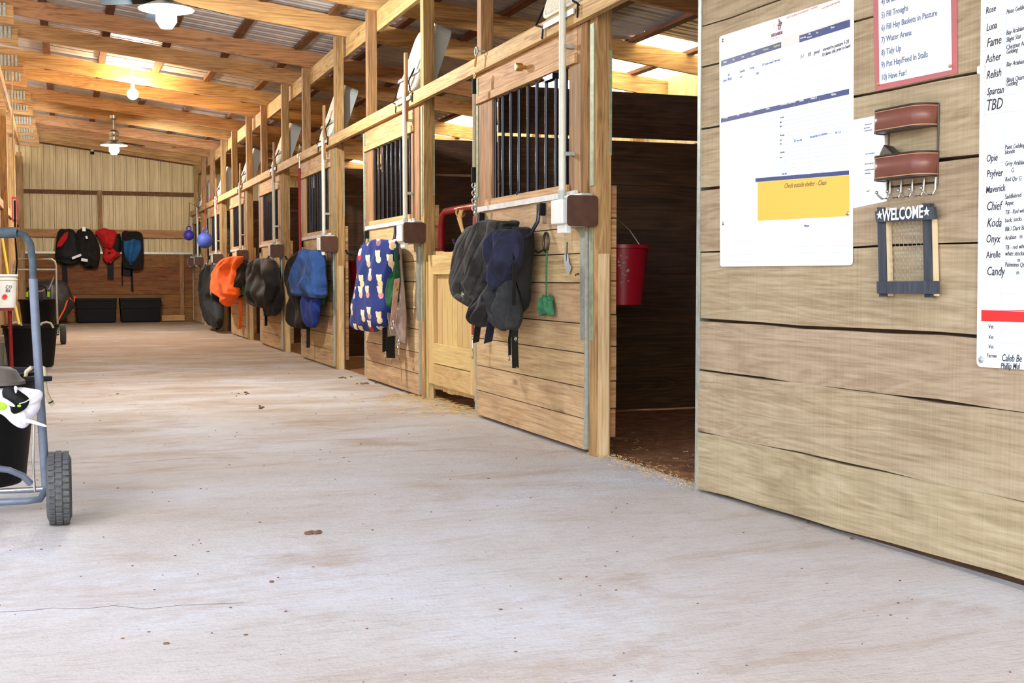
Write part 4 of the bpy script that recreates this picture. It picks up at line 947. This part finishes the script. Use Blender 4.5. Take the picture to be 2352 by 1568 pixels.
# --- welcome sign
ws = thing('welcome_sign', 'black wooden frame with WELCOME lettering and chicken wire on the right wall', 'sign', WP(*uv(2080, 680), 0))
def wq(name, mat, pts, n0, n1):
    q_ = [uv(x, y, n1) for x, y in pts]; b = MB().prism([WP(u, z, n0) for u, z in q_], wn*(n1-n0)); return b.build(name, mat, ws)
wq('left_post', 'signblack', [(2014, 476), (2031, 476), (2036, 681), (2019, 681)], .012, .03)
wq('right_post', 'signblack', [(2118, 467), (2136, 467), (2141, 683), (2123, 683)], .012, .03)
wq('bare_edge', 'palewood', [(2029, 476), (2036, 476), (2042, 680), (2035, 680)], .004, .024)
wq('bare_edge', 'palewood', [(2136, 500), (2142, 500), (2147, 680), (2141, 680)], .004, .024)
wq('top_board', 'signblack', [(2009, 485), (2144, 475), (2147, 503), (2012, 511)], .03, .042)
wq('bottom_board', 'signblack', [(2013, 646), (2151, 645), (2152, 675), (2014, 674)], .03, .042)
u0, z0 = uv(2026, 507, .043); u1, z1 = uv(2120, 499, .043)
me = text_mesh('WELCOME', 'inkwhite', None, u0, z0, .058, .0435, wscale=1.0, off=.0012)
mu = [(v.co-WO).dot(wu) for v in me.vertices]; a_, b_ = min(mu), max(mu); sl = (z1-z0)/(u1-u0)
for v in me.vertices:
    l = v.co-WO; uu = l.dot(wu); nn = l.dot(wn); nu = u0+(uu-a_)/(b_-a_)*(u1-u0); v.co = WP(nu, l.z+sl*(nu-u0), nn)
join('lettering', 'inkwhite', [me], ws)
b = MB()
for px, py in ((2020, 494), (2128, 486)):
    cu_, cz = uv(px, py, .043); pts = [WP(cu_+(.016 if k % 2 == 0 else .0065)*sin(k*pi/5), cz+(.016 if k % 2 == 0 else .0065)*cos(k*pi/5), .0425) for k in range(10)]; b.prism(pts, wn*.001)
b.build('star', 'inkwhite', ws)
ua, za = uv(2040, 512, .012); ub, zb2 = uv(2122, 645, .012); b = MB(); hx = .0105; row = 0; z = zb2
segs = set()
while z < za:
    u = ua+(hx if row % 2 else 0)
    while u < ub:
        b.tube([WP(u-hx, z+.004, .014), WP(u, z, .016), WP(u+hx, z+.004, .014)], .0006, 3, False); b.tube([WP(u, z, .016), WP(u, z-.008, .014)], .0006, 3, False)
        u += 2*hx
    z += .0125; row += 1
b.build('chicken_wire', 'galv', ws)

# ================================================================ LEFT FOREGROUND CART
def dpt(px, py, Y): return PY(px, py, Y)
def wheel(parent, c, r, w, n=34):
    b = MB(); prof = [(r*.62, -w*.42), (r*.8, -w*.5), (r*.93, -w*.42), (r, -w*.2), (r, w*.2), (r*.93, w*.42), (r*.8, w*.5), (r*.62, w*.42)]
    b.lathe(prof, c, 40, 'X')
    wh = b.build('tyre', 'rubber', parent)
    
    b = MB(); c = Vector(c)
    for k in range(n):
        for j, off in ((-.28, 0), (0, .5), (.28, 0)):
            a = 2*pi*(k+off)/n; rr = r*(1.0 if j == 0 else .985); p = c+Vector((j*w, rr*cos(a), rr*sin(a)))
            b.rbox(p, (w*.25, r*2*pi/n*.74, .012), (a-pi/2, 0, 0))
    b.build('tread_blocks', 'rubber', wh, bevel=.002)
    MB().lathe([(r*.2, -w*.35), (r*.62, -w*.3), (r*.62, w*.3), (r*.2, w*.35)], c, 24, 'X').build('rim', 'cart', parent)
YC = 5.0
ct = thing('muck_cart', 'blue-grey tube hand cart with a knobby tyre, standing at the left frame edge', 'cart', (-.4, YC, 0))
wc = PY(136, 1122, YC); R_ = .141
wheel(ct, (wc.x, YC, R_), R_-.004, .092)
wheel(ct, (-.95, YC, R_), R_-.004, .088)
MB().tube([(wc.x, YC, R_), (-.95, YC, R_)], .009, 10).build('axle', 'silver', ct)
P = lambda px, py, dy=0: PY(px, py, YC+dy)
top = [P(106, 1120, .02), P(98, 1000, .01), P(84, 780, -.01), P(76, 640, -.02)]
xm = -.49
def mirror(l): return [Vector((2*xm-p.x, p.y, p.z)) for p in l]
MB().tube(top, .0165, 14).build('side_tube', 'cart', ct); MB().tube(mirror(top), .0165, 14).build('side_tube', 'cart', ct)
hh = [P(77, 655, -.02), P(75, 600, -.03), P(70, 560, -.04), P(58, 541, -.05), P(38, 534, -.06)]
MB().tube(hh, .0135, 14).build('handle_tube', 'grip', ct)
MB().tube([P(38, 534, -.06), P(0, 534, -.06)]+[Vector((-.66, YC-.06, P(0, 534, -.06).z))], .021, 14).build('foam_grip', 'grip', ct)
MB().tube(mirror(hh), .0135, 12).build('handle_tube', 'grip', ct)
lo = [P(104, 1126, -.02), P(92, 1146, -.06), P(60, 1150, -.08), P(0, 1153, -.08), P(-80, 1153, -.08)]
MB().tube(lo, .0135, 12).build('lower_tube', 'cart', ct)
MB().tube([P(105, 1124, .0), P(40, 1127, .0), P(-100, 1130, .0)], .009, 10).build('cross_rod', 'cart', ct)
MB().tube([P(70, 1110, -.1), P(52, 1092, -.12), P(20, 1079, -.14), P(-30, 1072, -.16)], .012, 10).build('curved_tube', 'cart', ct)
MB().tube([P(78, 970, -.06), P(76, 1060, -.06), P(80, 1128, -.06)], .0045, 8).build('hook_rod', 'silver', ct)
tb = thing('muck_bucket', 'black muck bucket with rope handles carried in the nearest cart', 'bucket', P(0, 1105, .1))
def tub(e, c, r0, r1, h, mat='black'):
    MB().lathe([(.01, 0), (r0*.9, 0), (r0, .02), (r1*.985, h*.86), (r1, h*.87), (r1+.012, h), (r1+.02, h), (r1+.02, h-.03), (r1+.008, h-.03), (r1, h-.005), (r1-.01, h-.01), (r0-.01, .02), (.01, .015)], c, 40, caps=False).build('tub_body', mat, e)
yb_ = YC+.3; zt_ = PY(60, 850, yb_).z; zb_ = PY(60, 1104, yb_).z; xr = PY(92, 850, yb_).x; tb.location = (xr-.25, yb_, zb_); tub(tb, (xr-.25, yb_, zb_), .19, .235, zt_-zb_)
yr = yb_-.16; cc = Vector((xr-.0, yb_-.12, zt_))
MB().rbox(PY(84, 869, yr+.01), (.115, .06, .02)).build('handle_lug', 'black', tb, bevel=.004)
MB().tube([PY(58, 866, yr), PY(61, 853, yr), PY(72, 844, yr), PY(88, 840, yr), PY(100, 845, yr), PY(104, 862, yr), PY(103, 884, yr), PY(107, 904, yr), PY(114, 918, yr), PY(122, 931, yr)], .0085, 8).build('rope_handle', 'rope', tb)
MB().tube([PY(116, 922, yr), PY(117.5, 924.5, yr)], .0102, 8).build('rope_tape', 'black', tb)
# torn white sack with lime stripe + dark scoop
sk = thing('feed_sack', 'crumpled torn white sack with a lime green stripe, draped on the nearest cart', 'sack', P(20, 960, -.1))
def crumple(name, mat, pix, Y, parent, th=.03, seed=1, amp=.02):
    rnd = random.Random(seed); b = MB(); n = len(pix); c = sum((PY(x, y, Y) for x, y in pix), Vector())/n; rings = []
    for s_, dz in ((1, 0), (.72, .7), (.35, 1), (.05, 1.05)):
        rings.append([c+(PY(x, y, Y)-c)*s_+Vector((0, -th*dz+rnd.uniform(-amp, amp)*.6, rnd.uniform(-amp, amp)*.4*(s_ < 1))) for x, y in pix])
    back = [[p+Vector((0, th*.6*dz*2+.004, 0)) for p in r] for r, dz in zip(rings[1:], (.7, 1, 1.05))]
    al = [[b.bm.verts.new(p) for p in r] for r in (back[::-1]+rings)]
    for A, B in zip(al, al[1:]):
        for k in range(n): b.bm.faces.new((A[k], A[(k+1) % n], B[(k+1) % n], B[k]))
    b.bm.faces.new(al[0][::-1]); b.bm.faces.new(al[-1])
    return b.build(name, mat, parent, sub=2, smooth=True)
Ys = YC-.12
crumple('sack_body', 'c_white', [(-40, 895), (-10, 886), (20, 884), (48, 881), (66, 888), (84, 889), (99, 891), (105, 899), (102, 912), (97, 921), (99, 936), (90, 950), (77, 962), (68, 980), (56, 991), (42, 987), (20, 974), (8, 958), (-15, 950), (-40, 940)], Ys, sk, .045, 4, .026)
crumple('torn_flap', 'c_white', [(26, 960), (50, 957), (74, 963), (96, 971), (114, 978), (111, 983), (90, 978), (66, 972), (44, 968)], Ys-.075, sk, .010, 5, .006)
crumple('torn_strip', 'c_white', [(-6, 905), (10, 913), (26, 922), (39, 932), (35, 937), (18, 930), (-6, 918)], Ys-.105, sk, .012, 7, .006)
crumple('torn_point', 'c_white', [(30, 884), (42, 886), (41, 897), (36, 908), (33, 897)], Ys-.105, sk, .010, 9, .003)
crumple('lime_stripe', 'c_lime', [(-12, 919), (2, 920), (21, 930), (16, 938), (8, 946), (-12, 940)], Ys-.11, sk, .010, 6, .004)
MB().ball(PY(44, 932, Ys-.09), .006, 10, (1.2, .6, .8)).build('lime_cap', 'c_lime', sk)
sc_ = thing('feed_pan', 'dark rubber feed pan upturned on top of the white sack', 'pan', P(5, 860, -.1))
pc = PY(-10, 882, YC-.08); MB().lathe([(.105, 0), (.103, .012), (.09, .022), (.074, .05), (.052, .062), (.045, .064), (.04, .058), (.01, .058)], pc, 36).build('pan_shell', 'panrubber', sc_)
dk = thing('black_scoop', 'open black scoop lying inside the torn white sack', 'scoop', P(40, 920, -.1))
crumple('scoop_bowl', 'black', [(3, 886), (20, 882), (36, 886), (50, 899), (72, 911), (71, 925), (64, 940), (50, 948), (32, 956), (22, 948), (24, 936), (8, 918), (0, 905)], Ys-.055, dk, .02, 8, .006)
MB().tube([PY(44, 927, Ys-.1), PY(58, 923, Ys-.1), PY(71, 915, Ys-.1)], .0022, 6).build('rim', 'grey', dk)
# ================================================================ LEFT BACKGROUND CLUTTER
def floor_at(px, py): return PZ(px, py, 0)
# white pails
G2 = 'white pails at the left'
def pail(px, pyb, wpx, label, z=0, stack=1):
    p = PZ(px, pyb, z); r = wpx/2/F*(p.y*.95); e = bucket('pail', label, p, r*.88, r, r*2.25, 'white', G2, False)
    b = MB(); b.lathe([(r*1.03, r*1.85), (r*1.05, r*1.87), (r*1.05, r*1.9), (r*1.02, r*1.92)], p, 28, caps=False); b.build('rib', 'white', e)
    return e, p, r
e, p, r = pail(36, 836, 58, 'white plastic pail with black block lettering near its base at the left edge')
def pf(u, z, n):
    a = u/(r*.93); return Vector((p.x+(r*.95+n)*sin(a), p.y-(r*.95+n)*cos(a), p.z+z))
me = text_mesh('TRACTOR', 'ink', None, r*.1, r*.3, r*.42, .003, frame=pf, wscale=.8, off=.002); join('lettering', 'ink', [me], e)
me = text_mesh('SUPPLY CO', 'ink', None, r*.1, r*.05, r*.22, .003, frame=pf, wscale=.8); join('lettering', 'ink', [me], e)
pail(-14, 840, 46, 'white plastic pail cut by the left frame edge, beside the lettered one')
# jug hanging
e, p, r = pail(4, 706, 66, 'white pail with a red dot, up on the red stand by the left edge', z=PY(0, 706, 12.6).z)
b = MB(); 
def pf2(u, z, n): a = u/(r*.95); return Vector((p.x+(r*.96+n)*sin(a), p.y-(r*.96+n)*cos(a), p.z+z))
pts = [pf2(r*.25+r*.16*cos(a), r*.75+r*.16*sin(a), .004) for a in [2*pi*k/16 for k in range(16)]]; b.prism(pts, (0, -.003, 0)); b.build('red_dot', 'redband', e)
me = text_mesh('CO', 'ink', None, r*.3, r*1.3, r*.3, .004, frame=pf2); me2 = text_mesh('RK', 'ink', None, r*.3, r*1.05, r*.3, .004, frame=pf2); join('lettering', 'ink', [me, me2], e)
st = thing('metal_stand', 'dark red metal stand carrying the white pail at the left edge', 'stand', (p.x, p.y, 0))
b = MB().box((p.x-.11, p.y-.11, p.z-.03), (p.x+.11, p.y+.11, p.z-.001)); b.build('stand_top', 'red', st)
for sx in (-.07, .07):
    for sy in (-.07, .07): MB().tube([(p.x+sx, p.y+sy, p.z-.02), (p.x+sx*1.1, p.y+sy*1.1, 0)], .015, 8).build('leg', 'red', st)
# black tubs on the floor
def big_tub(px, pyb, wpx, hpx, label, rope=True):
    p = PZ(px, pyb); s = p.y*.94/F; r = wpx/2*s; h = hpx*s; p = p+Vector((0, r*.9, 0)); e = thing('muck_bucket', label, 'bucket', p, 'black muck buckets')
    tub(e, p, r*.84, r, h)
    if rope:
        for sx in (-.5, .6): 
            c = p+Vector((sx*r*1.0, -r*.8, h)); MB().tube([c+Vector((-.07, 0, -.03)), c+Vector((-.045, 0, .02)), c+Vector((0, 0, .035)), c+Vector((.045, 0, .02)), c+Vector((.07, 0, -.03))], .012, 8).build('rope_handle', 'rope', e)
    return e, p, r, h
big_tub(70, 846, 118, 98, 'black muck bucket with two rope handles, standing behind the white pails')
big_tub(20, 900+60, 120, 100, 'black muck bucket partly hidden behind the nearest cart') if False else None
# second cart
Y2 = PZ(144, 790).y
c2 = thing('muck_cart', 'dark tubular hand cart standing farther back beyond the black bucket', 'cart', (PZ(100, 790).x, Y2, 0))
w2 = PY(145, 767, Y2); wheel(c2, (w2.x, Y2, w2.z), w2.z-.004, .085, 20); 
Q = lambda px, py, dy=0: PY(px, py, Y2+dy)
MB().tube([Q(133, 765), Q(130, 680), Q(129, 612), Q(126, 600), Q(118, 595), Q(45, 595), Q(36, 600), Q(32, 615), Q(30, 700), Q(26, 770)], .016, 10).build('frame_tube', 'galv', c2)
MB().tube([Q(28, 619), Q(128, 619)], .014, 10).build('cross_tube', 'galv', c2)
MB().tube([Q(136, 768), Q(26, 770)], .012, 10).build('axle', 'darkmetal', c2)
MB().tube([Q(124, 636), Q(112, 664)], .01, 8).build('strut', 'galv', c2)
wheel(c2, (Q(14, 767).x, Y2, w2.z), w2.z-.004, .085, 20)
t2_ = thing('muck_bucket', 'black muck bucket carried in the farther cart', 'bucket', Q(86, 760, .1), 'black muck buckets')
a_ = Q(42, 690).x; b_ = Q(131, 690).x; zz = Q(80, 752).z; t2_.location = ((a_+b_)/2, Y2+.3, zz); tub(t2_, ((a_+b_)/2, Y2+.3, zz), (b_-a_)*.42, (b_-a_)*.5, Q(80, 688).z-zz)
ch2 = thing('handle_tool', 'silver handled tool with lime green ends lying on the farther black bucket', 'tool', Q(84, 670, .1))
MB().tube([Q(64, 670, .0), Q(72, 666, 0), Q(84, 669, 0), Q(96, 669, 0), Q(104, 664, 0)], .012, 8).build('chrome_bar', 'silver', ch2)
MB().tube([Q(62, 684, 0), Q(64, 662, 0), Q(84, 655, 0), Q(104, 659, 0), Q(110, 684, 0)], .014, 8).build('black_grip', 'black', ch2)
for px in (62, 111): MB().tube([Q(px, 670, -.02), Q(px, 682, -.02)], .018, 8).build('green_end', 'c_lime', ch2)
# covered machine
mc = thing('covered_machine', 'bulky machine under a dark tarpaulin with orange trim behind the farther cart', 'machine', PZ(135, 742))
Ym = 26.3
rows = [(642, 96, 130, .4), (650, 78, 152, .7), (672, 66, 164, .8), (700, 60, 171, .8), (722, 60, 160, .7), (738, 62, 146, .6)]
b = MB(); rings = []; rnd = random.Random(9)
RR = smooth_rows([(PY(0, r[0], Ym).z, PY(r[1], r[0], Ym).x, PY(r[2], r[0], Ym).x, r[3]) for r in rows], 5)
for ri, (z, xl, xr_, th) in enumerate(RR):
    rings.append([b.bm.verts.new(((xl+xr_)/2+(xr_-xl)/2*cos(2*pi*k/40)*(1+.02*sin(k*1.3+ri*.5)), Ym+.5+th/2*sin(2*pi*k/40)*(1+.04*sin(k*2.1)), max(z, .01))) for k in range(40)])
for A, B in zip(rings, rings[1:]):
    for k in range(40): b.bm.faces.new((A[k], A[(k+1) % 40], B[(k+1) % 40], B[k]))
b.bm.faces.new(rings[0]); b.bm.faces.new(rings[-1]); b.build('tarpaulin', 'c_cover', mc, smooth=True)
MB().tube([PY(172, 680, Ym), PY(170, 693, Ym), PY(160, 684, Ym), PY(154, 692, Ym), PY(148, 710, Ym), PY(134, 735, Ym)], .016, 8).build('orange_trim', 'c_orange', mc)
# pole, red handle, sign, cord
tag(MB().tube([PY(4, 540, 12.9), PY(20, 640, 12.8), PY(44, 745, 12.6)], .014, 8).build('broom_handle', 'yellowpole'), 'yellow wooden handle leaning at the left behind the white pail', 'broom handle')
sg = thing('warning_sign', 'small white sign with a red border on the left wall', 'sign', PY(33, 480, 17.5))
A = PY(27, 452, 17.77); B = PY(40, 509, 17.77)
MB().tube([((A.x+B.x)/2, 17.776, A.z-.01), ((A.x+B.x)/2, 17.776, zr(-.7)+.03)], .008, 6).build('hanging_string', 'rope', sg)
MB().box((A.x, 17.77, B.z), (B.x, 17.782, A.z)).build('sign_plate', 'redband', sg); MB().box((A.x+.012, 17.76, B.z+.03), (B.x-.012, 17.77, A.z-.03)).build('sign_face', 'paper', sg)
tag(MB().tube([PY(34, 460, 17.75), PY(35, 540, 17.75), PY(39, 600, 17.75), PY(36, 640, 17.75)], .013, 6).build('hanging_cord', 'black'), 'black cord hanging in front of the small red-bordered sign', 'cord')

# ================================================================ BACK WALL THINGS
YT = YB-.28
def trough(x0, x1, label):
    A = PY(x0, 686, YT).x; B = PY(x1, 686, YT).x; h = PY(0, 686, YT).z; e = thing('rubber_trough', label, 'trough', ((A+B)/2, YT, 0), 'black troughs at the back wall')
    b = MB(); cx = (A+B)/2; w = (B-A)/2
    def lp(s, z, d): return [(cx+(w*s-.06)*math.copysign(1, ca)*(1 if abs(ca) > .5 else abs(ca)*2)+.06*ca, YT+.02+(d*math.copysign(1, sa)*min(1, abs(sa)*1.6)), z) for ca, sa in [(cos(2*pi*k/32), sin(2*pi*k/32)) for k in range(32)]]
    rs = [lp(.9, 0.0, .17), lp(.93, .03, .18), lp(.985, h*.88, .2), lp(1.0, h*.9, .215), lp(1.0, h, .215), lp(.96, h, .19), lp(.88, .06, .15)]
    rs = [[b.bm.verts.new(p) for p in r] for r in rs]
    for P1, P2 in zip(rs, rs[1:]):
        for k in range(32): b.bm.faces.new((P1[k], P1[(k+1) % 32], P2[(k+1) % 32], P2[k]))
    b.bm.faces.new(rs[0][::-1]); b.bm.faces.new(rs[-1]); b.build('trough_body', 'black', e)
    MB().box((cx-w*.97, YT-.2, h*.6), (cx+w*.97, YT-.185, h*.64)).build('moulded_rib', 'black', e)
trough(173, 268, 'black rubber trough on the floor at the back wall, left one')
trough(273, 370, 'black rubber trough on the floor at the back wall, right one')
def ydrape(name, mat, rows, Y, parent, folds=4, amp=.02, seed=0):
    rnd = random.Random(seed); ph = [rnd.uniform(0, 6) for _ in range(5)]; R = smooth_rows([(PY(0, r[0], Y).z, PY(r[1], r[0], Y).x, PY(r[2], r[0], Y).x, r[3]) for r in rows], 5); b = MB(); rg = []
    for ri, (z, a, c, th) in enumerate(R):
        rg.append([b.bm.verts.new(((a+c)/2+(c-a)/2*cos(t_), Y+th/2*sin(t_)-(amp*(sin(folds*cos(t_)*1.5+ph[0]+ri*.2)+.5*sin(ri+ph[1])) if sin(t_) < 0 else 0), z+.02*sin(3*cos(t_)+ph[2]))) for t_ in [2*pi*k/40 for k in range(40)]])
    for A, B in zip(rg, rg[1:]):
        for k in range(40): b.bm.faces.new((A[k], A[(k+1) % 40], B[(k+1) % 40], B[k]))
    b.bm.faces.new(rg[0]); b.bm.faces.new(rg[-1]); return b.build(name, mat, parent, smooth=True)
def ystrap(e, pix, w, mat='c_black', Y=YB-.12): MB().strap([PY(x, y, Y) for x, y in pix], w, .006, (1, 0, 0)).build('strap', mat, e)
G3 = 'horse blankets on the back wall rail'; Yw = YB-.22
e = thing('horse_blanket', 'black blanket with one red stripe, leftmost on the back wall rail', 'blanket', PY(145, 527, Yw), G3)
ydrape('nylon_body', 'c_black', [(525, 142, 160, .15), (532, 134, 172, .28), (560, 129, 180, .3), (585, 128, 186, .28), (600, 130, 186, .2), (606, 140, 180, .1)], Yw, e, seed=1)
ydrape('red_stripe', 'c_red', [(532, 148, 157, .08), (545, 138, 154, .1), (558, 131, 146, .1), (566, 131, 138, .06)], Yw-.17, e, amp=.01, seed=2)
ystrap(e, [(148, 600), (150, 650)], .1)
e = thing('horse_blanket', 'black blanket with bright reflective patches, second on the back wall rail', 'blanket', PY(190, 527, Yw), G3)
ydrape('nylon_body', 'c_brown', [(521, 186, 204, .15), (530, 175, 214, .3), (560, 168, 228, .34), (585, 172, 230, .32), (600, 184, 228, .25), (612, 196, 224, .1)], Yw-.02, e, seed=3, amp=.035)
for px, py, w, h, rt in ((193, 526, .07, .09, 0), (176, 589, .2, .05, .4), (194, 597, .13, .06, -.15), (199, 545, .04, .06, .3)): MB().rbox(PY(px, py, Yw-.27), (w, .01, h), (0, -rt, 0)).build('reflective_patch', 'white', e)
ystrap(e, [(206, 600), (206, 618)], .1)
e = thing('horse_blanket', 'red and black blanket, third on the back wall rail', 'blanket', PY(245, 527, Yw), G3)
ydrape('red_shell', 'c_red', [(523, 226, 262, .15), (530, 219, 268, .28), (548, 230, 266, .3), (560, 236, 262, .28), (568, 240, 256, .1)], Yw-.06, e, seed=4)
ydrape('black_lining', 'c_black', [(535, 240, 276, .15), (565, 236, 280, .22), (580, 240, 276, .2), (590, 246, 268, .1)], Yw+.05, e, seed=5)
ydrape('red_lining', 'c_red', [(566, 236, 264, .1), (580, 237, 277, .15), (592, 237, 262, .13), (602, 246, 256, .06)], Yw-.0, e, seed=6, amp=.03)
ystrap(e, [(254, 600), (254, 641)], .13)
e = thing('horse_blanket', 'teal blue and dark grey blanket, rightmost on the back wall rail', 'blanket', PY(305, 530, Yw), G3)
ydrape('dark_shell', 'c_brown', [(528, 286, 312, .15), (534, 280, 326, .26), (560, 279, 329, .28), (600, 280, 330, .22), (616, 284, 328, .12)], Yw, e, seed=7)
ydrape('teal_shell', 'c_teal', [(548, 284, 322, .1), (565, 284, 324, .16), (585, 288, 318, .16), (600, 296, 308, .1), (605, 298, 304, .04)], Yw-.13, e, seed=8, amp=.03)
ystrap(e, [(292, 605), (291, 633)], .22); ystrap(e, [(280, 600), (281, 655)], .03); ystrap(e, [(302, 610), (304, 668)], .05, 'c_brown')

fl = bpy.data.objects['floor']
for pl in (((0, 1405), (60, 1402), (120, 1396), (200, 1397), (262, 1390), (330, 1398), (420, 1389), (560, 1384)), ((120, 1068), (190, 1062), (300, 1063), (380, 1056), (470, 1050), (560, 1052)), ((0, 1085), (60, 1080), (130, 1082))):
    b = MB()
    for (xa, ya), (xb, yb2) in zip(pl, pl[1:]): b.strap([PZ(xa, ya, .0008), PZ(xb, yb2, .0008)], .0022, .0006, (0, 1, 0))
    b.build('hairline_crack', 'crackmat', fl)
# ================================================================ FLOOR LITTER
b = MB(); rnd = random.Random(12)
for px, py, s in ((624, 1337, .011), (382, 1479, .010), (543, 910, .012), (716, 1223, .012), (713, 1227, .01), (829, 1020, .008), (1186, 1053, .008), (2063, 1385, .006), (1347, 1325, .007), (1957, 1238, .012), (1855, 1201, .008), (270, 905, .012), (310, 812, .012), (95, 1262, .006), (1150, 1400, .006), (480, 1003, .006)):
    p = PZ(px, py); b.ball(p+Vector((0, 0, s*.25)), s*.7, 6, (rnd.uniform(.7, 1.6), rnd.uniform(.6, 1.3), .5))
for cx_, cy_, m_ in ((788, 867, 10), (838, 881, 16), (600, 935, 5), (716, 1225, 8), (560, 905, 4)):
    for k in range(m_): p = PZ(cx_+rnd.gauss(0, 7), cy_+rnd.gauss(0, 1.6)); b.ball(p+Vector((0, 0, .004)), rnd.uniform(.006, .015), 6, (1.2, 1, .5))
for k in range(420):
    p = Vector((rnd.uniform(-.9, 2.5), 2+rnd.random()**1.5*14, 0)); s = rnd.uniform(.0015, .004); b.ball(p+Vector((0, 0, s*.3)), s, 5, (rnd.uniform(.7, 2), rnd.uniform(.7, 1.5), .6))
o = tag(b.build('floor_debris', 'debris'), 'scattered tiny pebbles and crumbs across the concrete aisle', 'debris'); o['kind'] = 'stuff'
b = MB()
def straw(n, f, L=(.03, .1)):
    for k in range(n):
        x, y = f(); a = rnd.uniform(0, 2*pi); l = rnd.uniform(*L)/2; z = rnd.uniform(.002, .012); d = Vector((cos(a)*l, sin(a)*l, rnd.uniform(-.003, .006)))
        c = Vector((x, y, z+.004)); b.tube([c-d, c+d], .0010 if L[1] < .05 else .0016, 3, False)
straw(420, lambda: (D-abs(rnd.gauss(0, .13))+.12, rnd.uniform(7.85, 9.6)))
straw(160, lambda: (D-abs(rnd.gauss(0, .28)), rnd.uniform(7.9, 9.8)))
straw(500, lambda: (D+.04+rnd.gauss(0, .05), rnd.uniform(4.85, 6.0)), (.006, .018))
straw(120, lambda: (D+rnd.uniform(.05, .6), rnd.uniform(4.85, 7)), (.01, .035))
o = tag(b.build('loose_straw', 'straw', smooth=False), 'loose straw scattered at the foot of the pine gate and the open doorway', 'straw'); o['kind'] = 'stuff'
